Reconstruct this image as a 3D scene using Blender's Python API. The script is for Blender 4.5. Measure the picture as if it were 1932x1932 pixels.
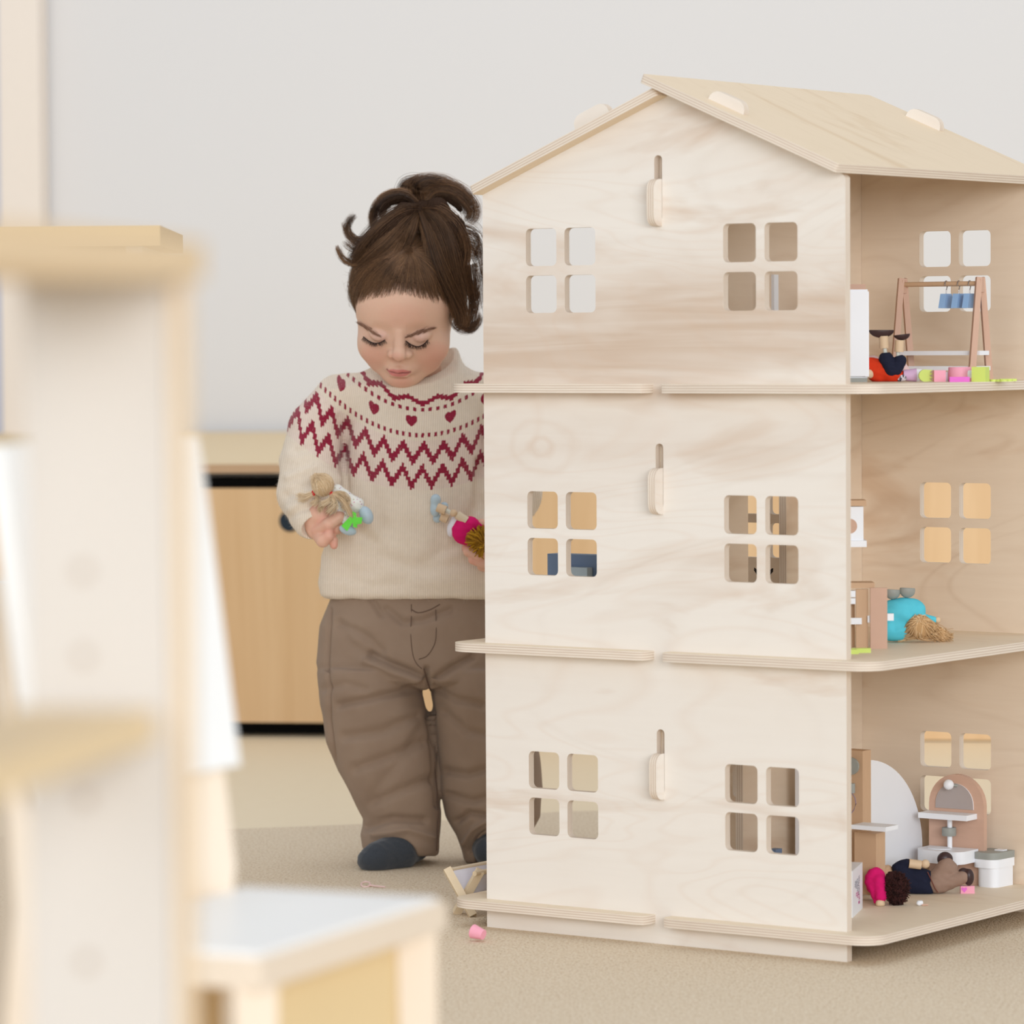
import bpy, bmesh, math, random
import numpy as np
from mathutils import Matrix, Vector
from mathutils.geometry import tessellate_polygon
random.seed(5); rng = np.random.default_rng(7)
for o in list(bpy.data.objects): bpy.data.objects.remove(o)
SC = bpy.context.scene; COL = SC.collection
# ------------------------------------------------------------ camera, world, lights, exposure
F, ROLL, PITCH, YAW, S = 7507.41, .00594, .04292, .61327, 4.8
EYE = np.array([0, 0, .14784 * S]); ORG = np.array([-.00692 * S, S, 0])
cr, sr, cp, sp = math.cos(ROLL), math.sin(ROLL), math.cos(PITCH), math.sin(PITCH)
cam = bpy.data.objects.new('camera', bpy.data.cameras.new('camera')); COL.objects.link(cam)
_r = Vector((1, 0, 0)); _u = Vector((0, sp, cp)); _R = _r * cr - _u * sr; _U = _r * sr + _u * cr; _B = -Vector((0, cp, -sp))
cam.matrix_world = Matrix(((_R.x, _U.x, _B.x, EYE[0]), (_R.y, _U.y, _B.y, EYE[1]), (_R.z, _U.z, _B.z, EYE[2]), (0, 0, 0, 1)))
cam.data.sensor_width = 36; cam.data.lens = F / 1932 * 36; cam.data.clip_start = .05
cam.data.dof.use_dof = True; cam.data.dof.focus_distance = 4.98; cam.data.dof.aperture_fstop = 6.4
SC.camera = cam
W = bpy.data.worlds.new('world'); SC.world = W; W.use_nodes = True
W.node_tree.nodes['Background'].inputs[0].default_value = (.95, .975, 1, 1)
W.node_tree.nodes['Background'].inputs[1].default_value = .62
def area(name, loc, aim, sx, sy, power, col):
    l = bpy.data.lights.new(name, 'AREA'); l.shape = 'RECTANGLE'; l.size = sx; l.size_y = sy; l.energy = power; l.color = col
    o = bpy.data.objects.new(name, l); COL.objects.link(o); o.location = loc
    o.rotation_euler = (Vector(aim) - Vector(loc)).to_track_quat('-Z', 'Y').to_euler(); return o
area('daylight_window', (-4.2, -5.0, 3.2), (.1, 5.2, .5), 4.0, 2.8, 120, (.96, .98, 1))
area('daylight_window_right', (2.8, -6.0, 2.4), (.3, 5.0, .5), 5.5, 3.2, 560, (.95, .975, 1))
area('ceiling_panel', (.4, 5.0, 3.3), (.2, 5.6, 0), 3.5, 3.5, 20, (.97, .985, 1))
area('back_wall_fill', (0, 7.3, 3.2), (0, 9.6, .9), 5, 1.5, 11, (.96, .98, 1))  # unseen fill lamp, added to brighten the back wall
SC.view_settings.view_transform = 'Standard'; SC.view_settings.look = 'None'; SC.view_settings.gamma = 1
SC.view_settings.exposure = 0.0; SC.view_settings.use_curve_mapping = False
# ------------------------------------------------------------ points from the photograph's geometry
def ray(px, py):
    a, b = px - 966., py - 966.; u = a * cr - b * sr; v = a * sr + b * cr
    return np.stack([u / F + 0 * v, (F * cp - v * sp) / F + 0 * u, (-F * sp - v * cp) / F + 0 * u], -1)
def at(px, py, Y):
    r = ray(np.asarray(px, float), np.asarray(py, float)); return EYE + r * (np.asarray(Y) / r[..., 1])[..., None]
def onfloor(px, py, z=0.): r = ray(px, py); return EYE + r * ((z - EYE[2]) / r[2])
cy_, sy_ = math.cos(YAW), math.sin(YAW); AX = np.array([[cy_, -sy_, 0], [sy_, cy_, 0], [0, 0, 1.]])
HM = Matrix(((cy_, sy_, 0, ORG[0]), (-sy_, cy_, 0, ORG[1]), (0, 0, 1, 0), (0, 0, 0, 1)))
def hit(px, py, ax, val):
    o = AX @ (EYE - ORG); r = AX @ ray(px, py); return o + r * ((val - o[ax]) / r[ax])
def hw(l): return ORG + np.asarray(l) @ AX
# ------------------------------------------------------------ tagging and object helpers
def tag(o, label=None, cat=None, group=None, kind=None):
    if label: o['label'] = label
    if cat: o['category'] = cat
    if group: o['group'] = group
    if kind: o['kind'] = kind
    return o
def thing(name, label, cat, loc=(0, 0, 0), rz=0, group=None, mat=None):
    o = bpy.data.objects.new(name, None); COL.objects.link(o); o.empty_display_size = .02
    if mat is not None: o.matrix_world = mat
    else: o.location = loc; o.rotation_euler = (0, 0, rz)
    return tag(o, label, cat, group)
def link(name, me, parent=None, mats=()):
    o = bpy.data.objects.new(name, me); COL.objects.link(o)
    for m in mats: me.materials.append(m)
    if parent is not None: o.parent = parent
    return o
def mesh_np(name, V, Q, smooth=True, attrs=None, T=None):
    me = bpy.data.meshes.new(name); V = np.ascontiguousarray(V, np.float32)
    me.vertices.add(len(V)); me.vertices.foreach_set('co', V.ravel())
    Q = np.ascontiguousarray(Q, np.int32); n, k = Q.shape
    me.loops.add(n * k); me.loops.foreach_set('vertex_index', Q.ravel())
    me.polygons.add(n); me.polygons.foreach_set('loop_start', np.arange(n, dtype=np.int32) * k)
    if attrs:
        for an, av in attrs.items():
            if av.ndim == 2:
                a = me.color_attributes.new(an, 'FLOAT_COLOR', 'POINT'); c = np.ones((len(V), 4), np.float32); c[:, :3] = av; a.data.foreach_set('color', c.ravel())
            else:
                a = me.attributes.new(an, 'FLOAT', 'POINT'); a.data.foreach_set('value', av.astype(np.float32))
    me.update(calc_edges=True)
    me.polygons.foreach_set('use_smooth', np.full(n, smooth)); me.validate(); return me
# ------------------------------------------------------------ materials
class NT:
    def __init__(s, name):
        s.m = bpy.data.materials.new(name); s.m.use_nodes = True; s.t = s.m.node_tree; s.b = s.t.nodes['Principled BSDF']
    def n(s, ty, **k):
        x = s.t.nodes.new(ty)
        for a, b in k.items():
            if a[0] == 'i':
                x.inputs[int(a[1:])].default_value = b
            else: setattr(x, a, b)
        return x
    def l(s, a, b): s.t.links.new(a, b)
    def mth(s, op, a, b=None, c=None):
        x = s.t.nodes.new('ShaderNodeMath'); x.operation = op
        for i, v in enumerate((a, b, c)):
            if v is None: continue
            if isinstance(v, (int, float)): x.inputs[i].default_value = v
            else: s.l(v, x.inputs[i])
        return x.outputs[0]
    def ramp(s, fac, stops):
        x = s.t.nodes.new('ShaderNodeValToRGB'); e = x.color_ramp.elements
        while len(e) < len(stops): e.new(.5)
        for i, (p, c) in enumerate(stops): e[i].position = p; e[i].color = (*c, 1)
        s.l(fac, x.inputs[0]); return x.outputs[0]
    def noise(s, vec, scale, detail=3, rough=.5, dist=0):
        x = s.n('ShaderNodeTexNoise'); x.inputs['Scale'].default_value = scale; x.inputs['Detail'].default_value = detail
        x.inputs['Roughness'].default_value = rough; x.inputs['Distortion'].default_value = dist
        if vec is not None: s.l(vec, x.inputs['Vector'])
        return x.outputs[0]
    def obj(s, scale=(1, 1, 1), loc=(0, 0, 0), rot=(0, 0, 0), geo=False):
        t = s.n('ShaderNodeNewGeometry').outputs['Position'] if geo else s.n('ShaderNodeTexCoord').outputs['Object']
        mp = s.n('ShaderNodeMapping'); s.l(t, mp.inputs[0]); mp.inputs['Scale'].default_value = scale; mp.inputs['Location'].default_value = loc
        mp.inputs['Rotation'].default_value = rot
        return mp.outputs[0]
    def bump(s, h, st=.3, d=.001):
        b = s.n('ShaderNodeBump'); b.inputs['Strength'].default_value = st; b.inputs['Distance'].default_value = d
        s.l(h, b.inputs['Height']); s.l(b.outputs[0], s.b.inputs['Normal'])
    def mix(s, fac, a, b, mode='MIX'):
        x = s.n('ShaderNodeMix', data_type='RGBA', blend_type=mode)
        for i, v in ((0, fac), (6, a), (7, b)):
            if isinstance(v, (int, float)): x.inputs[i].default_value = v
            elif isinstance(v, tuple): x.inputs[i].default_value = (*v, 1)
            else: s.l(v, x.inputs[i])
        return x.outputs[2]
def lin(r, g, b):
    f = lambda c: c / 12.92 if c <= .04045 else ((c + .055) / 1.055) ** 2.4
    return tuple(f(x / 255) for x in (r, g, b))
def ply_face(name, light, dark, seed=0., sc=1., amt=1., figure=False):
    N = NT(name); v = N.obj((1.3 * sc, 4.6 * sc, 1), (seed, seed * .7, seed))
    a = N.noise(v, 1.6, 4, .55, 1.5)
    v2 = N.obj((3 * sc, 34 * sc, 3), (seed * 2, seed, 0)); b = N.noise(v2, 2.2, 4, .6, .4)
    v3 = N.obj((1.1 * sc, 3.2 * sc, 1), (seed + 3, -seed, 1))
    ringn = N.noise(v3, 1.3, 2, .5, .6); ring = N.mth('PINGPONG', N.mth('MULTIPLY', ringn, 26.), 1.)
    base = N.ramp(a, [(.30, light), (.55, light), (.66, tuple(light[i] * .62 + dark[i] * .38 for i in range(3))), (.82, dark)])
    if figure:   # the veneer's own broad tan figure, low on the top storey
        s = N.n('ShaderNodeSeparateXYZ'); N.l(N.obj(), s.inputs[0])
        t = N.mth('ADD', N.mth('ADD', s.outputs[1], N.mth('MULTIPLY', s.outputs[0], -.07)), N.mth('MULTIPLY', N.noise(N.obj((2.2, 7, 1), (4.2, 1, 0)), 1.2, 3, .5, .8), .16))
        k = N.ramp(t, [(.60, (0,) * 3), (.645, (.34,) * 3), (.70, (.10,) * 3), (.735, (.75,) * 3), (.80, (1,) * 3), (.845, (.35,) * 3), (.90, (0,) * 3)])
        lines = N.ramp(N.noise(N.obj((1.5, 26, 1), (1, 2, 0)), 1.7, 3, .6, .7), [(.3, (.55,) * 3), (.62, (1,) * 3)])
        base = N.mix(N.mth('MULTIPLY', k, lines), base, tuple(x * .93 for x in dark))
        fl_ = N.noise(N.obj((1.0, 3.6, 1), (7.3, 2.1, 0)), 1.5, 2, .45, .9); iso = N.mth('PINGPONG', N.mth('MULTIPLY', fl_, 34.), 1.)
        base = N.mix(N.mth('MULTIPLY', N.ramp(iso, [(0, (1,) * 3), (.42, (0,) * 3)]), .10), base, lin(216, 182, 154))
        kx = N.mth('MULTIPLY', N.mth('SUBTRACT', s.outputs[0], .086), 26.); ky = N.mth('MULTIPLY', N.mth('SUBTRACT', s.outputs[1], .584), 38.)
        rr_ = N.mth('ADD', N.mth('SQRT', N.mth('ADD', N.mth('MULTIPLY', kx, kx), N.mth('MULTIPLY', ky, ky))), N.mth('MULTIPLY', N.noise(N.obj((1, 1, 1)), 24, 2), .7))
        kn = N.mth('MULTIPLY', N.ramp(N.mth('PINGPONG', N.mth('MULTIPLY', rr_, 2.6), 1.), [(0, (1,) * 3), (.6, (0,) * 3)]), N.ramp(N.mth('MULTIPLY', rr_, .4), [(.10, (.30,) * 3), (.95, (0,) * 3)]))
        base = N.mix(kn, base, lin(206, 172, 142))
    c = N.mix(N.mth('MULTIPLY', b, .22 * amt), base, tuple(x * .86 for x in dark))
    gate = N.mth('MULTIPLY', N.ramp(a, [(.4, (0.2,) * 3), (.65, (1,) * 3)]), N.ramp(ring, [(.0, (1,) * 3), (.35, (0,) * 3)]))
    c = N.mix(N.mth('MULTIPLY', gate, .20 * amt), c, tuple(x * .8 for x in dark))
    N.l(c, N.b.inputs['Base Color']); N.b.inputs['Roughness'].default_value = .55
    N.b.inputs['Specular IOR Level'].default_value = .25
    N.bump(b, .05, .0006); return N.m
def ply_edge(name, t=.0105):
    N = NT(name); v = N.obj((6, 6, 1)); s = N.n('ShaderNodeSeparateXYZ'); N.l(N.obj(), s.inputs[0])
    wob = N.mth('MULTIPLY', N.noise(v, 2, 1), .0006)
    z = N.mth('ADD', s.outputs[2], wob)
    w = N.mth('PINGPONG', N.mth('MULTIPLY', z, 7. / t), 1.)
    nz = N.noise(N.obj((9, 9, 160)), 3, 2)
    c = N.ramp(w, [(.2, lin(214, 196, 178)), (.6, lin(240, 230, 216))])
    c = N.mix(N.mth('MULTIPLY', nz, .3), c, lin(190, 160, 138))
    N.l(c, N.b.inputs['Base Color']); N.b.inputs['Roughness'].default_value = .7; N.b.inputs['Specular IOR Level'].default_value = .15
    return N.m
def plain(name, col, rough=.5, spec=.3, var=0., nsc=80, bump=0., bd=.0005, stretch=(1, 1, 1), sheen=0, sss=0, col2=None):
    N = NT(name); v = N.obj(stretch)
    nz = N.noise(v, nsc, 3)
    N.l(N.mix(N.mth('MULTIPLY', nz, max(var, .06) * 1.5), col, col2 or tuple(x * .6 for x in col)), N.b.inputs['Base Color'])
    N.b.inputs['Roughness'].default_value = rough; N.b.inputs['Specular IOR Level'].default_value = spec
    if bump: N.bump(nz, bump, bd)
    if sheen: N.b.inputs['Sheen Weight'].default_value = sheen
    if sss:
        N.b.inputs['Subsurface Weight'].default_value = sss; N.b.inputs['Subsurface Radius'].default_value = (.006, .0025, .0015); N.b.inputs['Subsurface Scale'].default_value = 1
    return N.m
BIR = lin(241, 235, 227); BID = lin(214, 190, 168)
M_front = ply_face('birch_plywood_face', BIR, BID, 3.1, 1., .6, True)
M_in = ply_face('birch_plywood_inner', lin(238, 221, 200), lin(208, 172, 138), 1.7, 1., 1.2)
M_floorp = ply_face('birch_plywood_floor', lin(240, 224, 200), lin(222, 194, 160), .6, 1., .7)
M_roof = ply_face('birch_plywood_roof', lin(234, 214, 186), lin(218, 190, 154), 5.3, 1.4, .7)
M_edge = ply_edge('plywood_layered_edge')
M_lightwood = plain('pale_beech_wood', lin(236, 214, 184), .55, .25, .15, 30, stretch=(1, 1, 8))
M_rosewood = plain('warm_pink_beech', lin(214, 176, 154), .55, .25, .18, 40, stretch=(1, 6, 1))
M_tanwood = plain('tan_toy_wood', lin(212, 176, 142), .55, .25, .15, 40, stretch=(1, 6, 1))
M_white = plain('white_paint', lin(246, 248, 253), .4, .35, .03, 20)
M_grey = plain('grey_paint', lin(158, 160, 154), .45, .3, .06, 20)
M_black = plain('black_gap', (.01, .01, .01), .9, .05, .05)
# ------------------------------------------------------------ small mesh builders
def rr(x0, y0, x1, y1, r, n=4):
    P = []
    for cx, cy, a0 in ((x1 - r, y0 + r, -90), (x1 - r, y1 - r, 0), (x0 + r, y1 - r, 90), (x0 + r, y0 + r, 180)):
        for i in range(n + 1):
            a = math.radians(a0 + 90 * i / n); P.append((cx + r * math.cos(a), cy + r * math.sin(a)))
    return P
def panel(name, outline, holes, t, M, parent, mats, label=None):
    """plate in its own XY plane, thickness 0..t along Z"""
    loops = [[Vector((x, y, 0)) for x, y in L] for L in [outline] + holes]
    pts = [p for L in loops for p in L]; n = len(pts); tri = tessellate_polygon(loops)
    V = [(p.x, p.y, 0) for p in pts] + [(p.x, p.y, t) for p in pts]; Fc = []; mi = []
    for a, b, c in tri:
        nrm = (pts[b] - pts[a]).cross(pts[c] - pts[a]).z
        if nrm < 0: b, c = c, b
        Fc.append((a + n, b + n, c + n)); Fc.append((c, b, a)); mi += [0, 0]
    k = 0
    for L in loops:
        m = len(L)
        for i in range(m):
            a, b = k + i, k + (i + 1) % m; Fc.append((a, b, b + n, a + n)); mi.append(1)
        k += m
    me = bpy.data.meshes.new(name); me.from_pydata(V, [], Fc); me.update()
    for i, p in enumerate(me.polygons): p.material_index = mi[i]; p.use_smooth = True
    bm = bmesh.new(); bm.from_mesh(me); bmesh.ops.recalc_face_normals(bm, faces=bm.faces); bm.to_mesh(me); bm.free(); me.set_sharp_from_angle(angle=.6)
    o = link(name, me, parent, mats); o.matrix_local = M
    if label: o['label'] = label
    return o
def bm_box(bm, c, s, R=None, mi=0):
    v = []
    for dx in (-.5, .5):
        for dy in (-.5, .5):
            for dz in (-.5, .5):
                p = Vector((dx * s[0], dy * s[1], dz * s[2]))
                if R is not None: p = R @ p
                v.append(bm.verts.new(p + Vector(c)))
    for f in ((0, 1, 3, 2), (4, 6, 7, 5), (0, 4, 5, 1), (2, 3, 7, 6), (0, 2, 6, 4), (1, 5, 7, 3)):
        bm.faces.new([v[i] for i in f]).material_index = mi
def bm_tube(bm, pts, r, n=10, cap=True):
    pts = [Vector(p) for p in pts]; rs = r if isinstance(r, (list, tuple)) else [r] * len(pts); rings = []
    for i, p in enumerate(pts):
        d = (pts[min(i + 1, len(pts) - 1)] - pts[max(i - 1, 0)]).normalized()
        a = Vector((0, 0, 1)) if abs(d.z) < .9 else Vector((1, 0, 0)); x = d.cross(a).normalized(); y = d.cross(x)
        rings.append([bm.verts.new(p + (x * math.cos(q * 2 * math.pi / n) + y * math.sin(q * 2 * math.pi / n)) * rs[i]) for q in range(n)])
    for i in range(len(rings) - 1):
        for q in range(n): bm.faces.new([rings[i][q], rings[i][(q + 1) % n], rings[i + 1][(q + 1) % n], rings[i + 1][q]])
    if cap: bm.faces.new(rings[0][::-1]); bm.faces.new(rings[-1])
def bmo(name, fn, parent, mats, bevel=0., smooth=False, label=None, seg=2):
    bm = bmesh.new(); fn(bm)
    if bevel:
        es = [e for e in bm.edges if len(e.link_faces) == 2 and e.calc_face_angle(0) > .7]
        bmesh.ops.bevel(bm, geom=es, offset=bevel, segments=seg, affect='EDGES', profile=.5)
    bmesh.ops.recalc_face_normals(bm, faces=bm.faces)
    me = bpy.data.meshes.new(name); bm.to_mesh(me); bm.free()
    me.polygons.foreach_set('use_smooth', [bool(smooth)] * len(me.polygons))
    if smooth or bevel:
        me.polygons.foreach_set('use_smooth', [True] * len(me.polygons))
        try: me.set_sharp_from_angle(angle=.7)
        except Exception: pass
    o = link(name, me, parent, mats if isinstance(mats, (list, tuple)) else [mats])
    if label: o['label'] = label
    return o
def box(name, c, s, parent, mat, bevel=.0008, R=None, label=None):
    return bmo(name, lambda bm: bm_box(bm, c, s, R), parent, mat, bevel, label=label)
def tube(name, pts, r, parent, mat, n=12, label=None): return bmo(name, lambda bm: bm_tube(bm, pts, r, n), parent, mat, 0, True, label)
def lathe(name, prof, parent, mat, M=None, n=28, label=None):
    def fn(bm):
        R = []
        for r, z in prof: R.append([bm.verts.new((max(r, 1e-5) * math.cos(i * 2 * math.pi / n), max(r, 1e-5) * math.sin(i * 2 * math.pi / n), z)) for i in range(n)])
        for a, b in zip(R, R[1:]):
            for i in range(n): bm.faces.new([a[i], a[(i + 1) % n], b[(i + 1) % n], b[i]])
        bm.faces.new(R[0][::-1]); bm.faces.new(R[-1])
    o = bmo(name, fn, parent, mat, 0, True, label)
    if M is not None: o.matrix_local = M
    return o
# ------------------------------------------------------------ signed distance fields, turned into meshes with surface nets
def smin(a, b, k):
    if k <= 0: return np.minimum(a, b)
    h = np.clip(.5 + .5 * (b - a) / k, 0, 1); return b + (a - b) * h - k * h * (1 - h)
class Field:
    def __init__(s, lo, hi, h):
        s.lo = np.array(lo, float); s.h = h; s.n = np.ceil((np.array(hi) - s.lo) / h).astype(int) + 1
        s.v = np.full(s.n, 50. * h + 20, np.float32); s.ax = [(s.lo[i] + np.arange(s.n[i]) * h).astype(np.float32) for i in range(3)]
    def sub(s, lo, hi):
        a = np.clip(np.floor((np.array(lo) - s.lo) / s.h).astype(int), 0, s.n); b = np.clip(np.ceil((np.array(hi) - s.lo) / s.h).astype(int) + 1, 0, s.n)
        sl = tuple(slice(i, j) for i, j in zip(a, b))
        return sl, s.ax[0][sl[0]][:, None, None], s.ax[1][sl[1]][None, :, None], s.ax[2][sl[2]][None, None, :]
    def put(s, sl, d, k, op):
        if d.size == 0: return
        s.v[sl] = smin(s.v[sl], d, k) if op == 'u' else -smin(-s.v[sl], d, k)
    def cap(s, p, q, r0, r1=None, k=6, op='u', fz=1.):
        r1 = r0 if r1 is None else r1; p = np.array(p, float); q = np.array(q, float); m = max(r0, r1) * max(1, 1) + k + 4 * s.h
        sl, X, Y, Z = s.sub(np.minimum(p, q) - m, np.maximum(p, q) + m); d = q - p; L = max((d * d).sum(), 1e-12)
        t = np.clip(((X - p[0]) * d[0] + (Y - p[1]) * d[1] + (Z - p[2]) * d[2]) / L, 0, 1)
        D = np.sqrt((X - p[0] - t * d[0]) ** 2 + (Y - p[1] - t * d[1]) ** 2 + ((Z - p[2] - t * d[2]) / fz) ** 2) - (r0 + (r1 - r0) * t)
        s.put(sl, D.astype(np.float32), k, op); return s
    def chain(s, P, R, k=6, fz=1.):
        for i in range(len(P) - 1): s.cap(P[i], P[i + 1], R[i], R[i + 1], k, fz=fz)
        return s
    def ell(s, c, r, k=6, op='u', R=None):
        c = np.array(c, float); r = np.array(r, float); m = max(r) + k + 4 * s.h
        sl, X, Y, Z = s.sub(c - m, c + m); X = X - c[0]; Y = Y - c[1]; Z = Z - c[2]
        if R is not None:
            R = np.array(R); X, Y, Z = (R[0, 0] * X + R[1, 0] * Y + R[2, 0] * Z, R[0, 1] * X + R[1, 1] * Y + R[2, 1] * Z, R[0, 2] * X + R[1, 2] * Y + R[2, 2] * Z)
        k0 = np.sqrt((X / r[0]) ** 2 + (Y / r[1]) ** 2 + (Z / r[2]) ** 2); k1 = np.sqrt((X / r[0] ** 2) ** 2 + (Y / r[1] ** 2) ** 2 + (Z / r[2] ** 2) ** 2) + 1e-9
        s.put(sl, (k0 * (k0 - 1) / k1).astype(np.float32), k, op); return s
    def loft(s, rows, k=6, op='u', e=2.0, rnd=8.):
        """rows: (y, cx, rx, cz, rz) sections along y"""
        A = np.array(rows, float); m = k + 4 * s.h
        lo = (min(A[:, 1] - A[:, 2]) - m, A[0, 0] - m, min(A[:, 3] - A[:, 4]) - m); hi = (max(A[:, 1] + A[:, 2]) + m, A[-1, 0] + m, max(A[:, 3] + A[:, 4]) + m)
        sl, X, Y, Z = s.sub(lo, hi); y = Y[0, :, 0]
        def ip(j):  # smooth interpolation
            return np.interp(y, A[:, 0], A[:, j])[None, :, None]
        cx, rx, cz, rz = ip(1), ip(2), ip(3), ip(4)
        q = (np.abs((X - cx) / rx) ** e + np.abs((Z - cz) / rz) ** e) ** (1 / e)
        D = (q - 1) * np.minimum(rx, rz); E = np.maximum(A[0, 0] - Y, Y - A[-1, 0])
        a = D + rnd; b = E + rnd; D = np.minimum(np.maximum(a, b), 0) + np.sqrt(np.maximum(a, 0) ** 2 + np.maximum(b, 0) ** 2) - rnd
        s.put(sl, D.astype(np.float32), k, op); return s
    def plane(s, n, c):   # keep n.p < c
        n = np.array(n, float); X, Y, Z = s.ax[0][:, None, None], s.ax[1][None, :, None], s.ax[2][None, None, :]
        s.v = np.maximum(s.v, (X * n[0] + Y * n[1] + Z * n[2] - c).astype(np.float32)); return s
    def mesh(s):
        v = s.v; neg = v < 0; c = neg[:-1, :-1, :-1].astype(np.int8)
        cnt = sum(neg[i:neg.shape[0] - 1 + i, j:neg.shape[1] - 1 + j, k:neg.shape[2] - 1 + k].astype(np.int8) for i in (0, 1) for j in (0, 1) for k in (0, 1))
        act = (cnt > 0) & (cnt < 8); idx = np.argwhere(act); ids = np.full(act.shape, -1, np.int32); ids[act] = np.arange(len(idx), dtype=np.int32)
        acc = np.zeros((len(idx), 3)); num = np.zeros(len(idx)); I = idx.T
        cor = [(i, j, k) for i in (0, 1) for j in (0, 1) for k in (0, 1)]
        val = {q: v[I[0] + q[0], I[1] + q[1], I[2] + q[2]].astype(float) for q in cor}
        for a in cor:
            for x in range(3):
                if a[x]: continue
                b = list(a); b[x] = 1; b = tuple(b); va, vb = val[a], val[b]; m = (va < 0) != (vb < 0)
                t = np.where(m, va / np.where(m, va - vb, 1), 0); p = np.tile(np.array(a, float), (len(idx), 1)); p[:, x] = t
                acc[m] += p[m]; num[m] += 1
        V = s.lo + (idx + acc / np.maximum(num, 1)[:, None]) * s.h; Q = []
        for x in range(3):
            y, z = (x + 1) % 3, (x + 2) % 3
            sa = [slice(None)] * 3; sb = [slice(None)] * 3; sa[x] = slice(0, -1); sb[x] = slice(1, None)
            for w in (y, z): sa[w] = slice(1, -1); sb[w] = slice(1, -1)
            na, nb = neg[tuple(sa)], neg[tuple(sb)]; E = np.argwhere(na != nb); fl = na[tuple(E.T)]
            E = E.copy(); E[:, y] += 1; E[:, z] += 1
            def g(dy, dz):
                T = E.copy(); T[:, y] -= dy; T[:, z] -= dz; return ids[tuple(T.T)]
            q = np.stack([g(1, 1), g(0, 1), g(0, 0), g(1, 0)], 1); q[~fl] = q[~fl][:, ::-1]; Q.append(q)
        Q = np.concatenate(Q); Q = Q[(Q >= 0).all(1)]; return V, Q
def vnorm(V, Q):
    n = np.cross(V[Q[:, 2]] - V[Q[:, 0]], V[Q[:, 3]] - V[Q[:, 1]]); N = np.zeros_like(V)
    for i in range(4):
        for j in range(3): N[:, j] += np.bincount(Q[:, i], n[:, j], len(V))
    return N / (np.linalg.norm(N, axis=1, keepdims=True) + 1e-12)
def relax(V, Q, it=2, lam=.5):
    E = np.concatenate([Q[:, [0, 1]], Q[:, [1, 2]], Q[:, [2, 3]], Q[:, [3, 0]]])
    for _ in range(it):
        A = np.zeros_like(V)
        for j in range(3): A[:, j] = np.bincount(E[:, 0], V[E[:, 1], j], len(V)) + np.bincount(E[:, 1], V[E[:, 0], j], len(V))
        c = np.bincount(E[:, 0], minlength=len(V)) + np.bincount(E[:, 1], minlength=len(V)); V = V + lam * (A / np.maximum(c, 1)[:, None] - V)
    return V
def subdiv(V, Q):
    E = np.concatenate([Q[:, [0, 1]], Q[:, [1, 2]], Q[:, [2, 3]], Q[:, [3, 0]]]); Es = np.sort(E, 1)
    key = Es[:, 0].astype(np.int64) * len(V) + Es[:, 1]; u, inv = np.unique(key, return_inverse=True); m = V[u // len(V)] * .5 + V[u % len(V)] * .5
    c = V[Q].mean(1); n0 = len(V); n1 = n0 + len(m); k = len(Q); e = inv.reshape(4, k) + n0; f = np.arange(k) + n1
    return np.concatenate([V, m, c]), np.concatenate([np.stack([Q[:, 0], e[0], f, e[3]], 1), np.stack([Q[:, 1], e[1], f, e[0]], 1), np.stack([Q[:, 2], e[2], f, e[1]], 1), np.stack([Q[:, 3], e[3], f, e[2]], 1)])
_nd = rng.normal(size=(24, 3)); _np = rng.uniform(0, 6.28, 24)
def wob(P, wl, s=0):
    r = 0
    for i in range(6):
        j = (i + s) % 24; d = _nd[j] / np.linalg.norm(_nd[j]); r = r + np.sin((P @ d) * (6.283 / wl) * (.7 + .12 * i) + _np[j])
    return r / 6
def carve(V, N, lines, front=2):
    """soft fold lines drawn over the front of a garment: (points, width, depth)"""
    D = np.zeros(len(V)); g = np.clip(N[:, front] * 2 + .3, 0, 1)
    for P, w, a in lines:
        P = np.array(P, float); best = np.full(len(V), 1e9)
        for p, q in zip(P, P[1:]):
            d = q - p; L = (d * d).sum(); t = np.clip(((V[:, :2] - p) @ d) / L, 0, 1); best = np.minimum(best, np.linalg.norm(V[:, :2] - p - t[:, None] * d, axis=1))
        D += a * np.exp(-(best / w) ** 2)
    return V - N * (D * g)[:, None]
def catmull(P, n):
    P = np.array(P, float); Pe = np.vstack([2 * P[0] - P[1], P, 2 * P[-1] - P[-2]]); t = np.linspace(0, len(P) - 1 - 1e-6, n); i = t.astype(int); f = (t - i)[:, None]
    a, b, c, d = Pe[i], Pe[i + 1], Pe[i + 2], Pe[i + 3]
    return .5 * (2 * b + (c - a) * f + (2 * a - 5 * b + 4 * c - d) * f ** 2 + (3 * b - a - 3 * c + d) * f ** 3)
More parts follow.
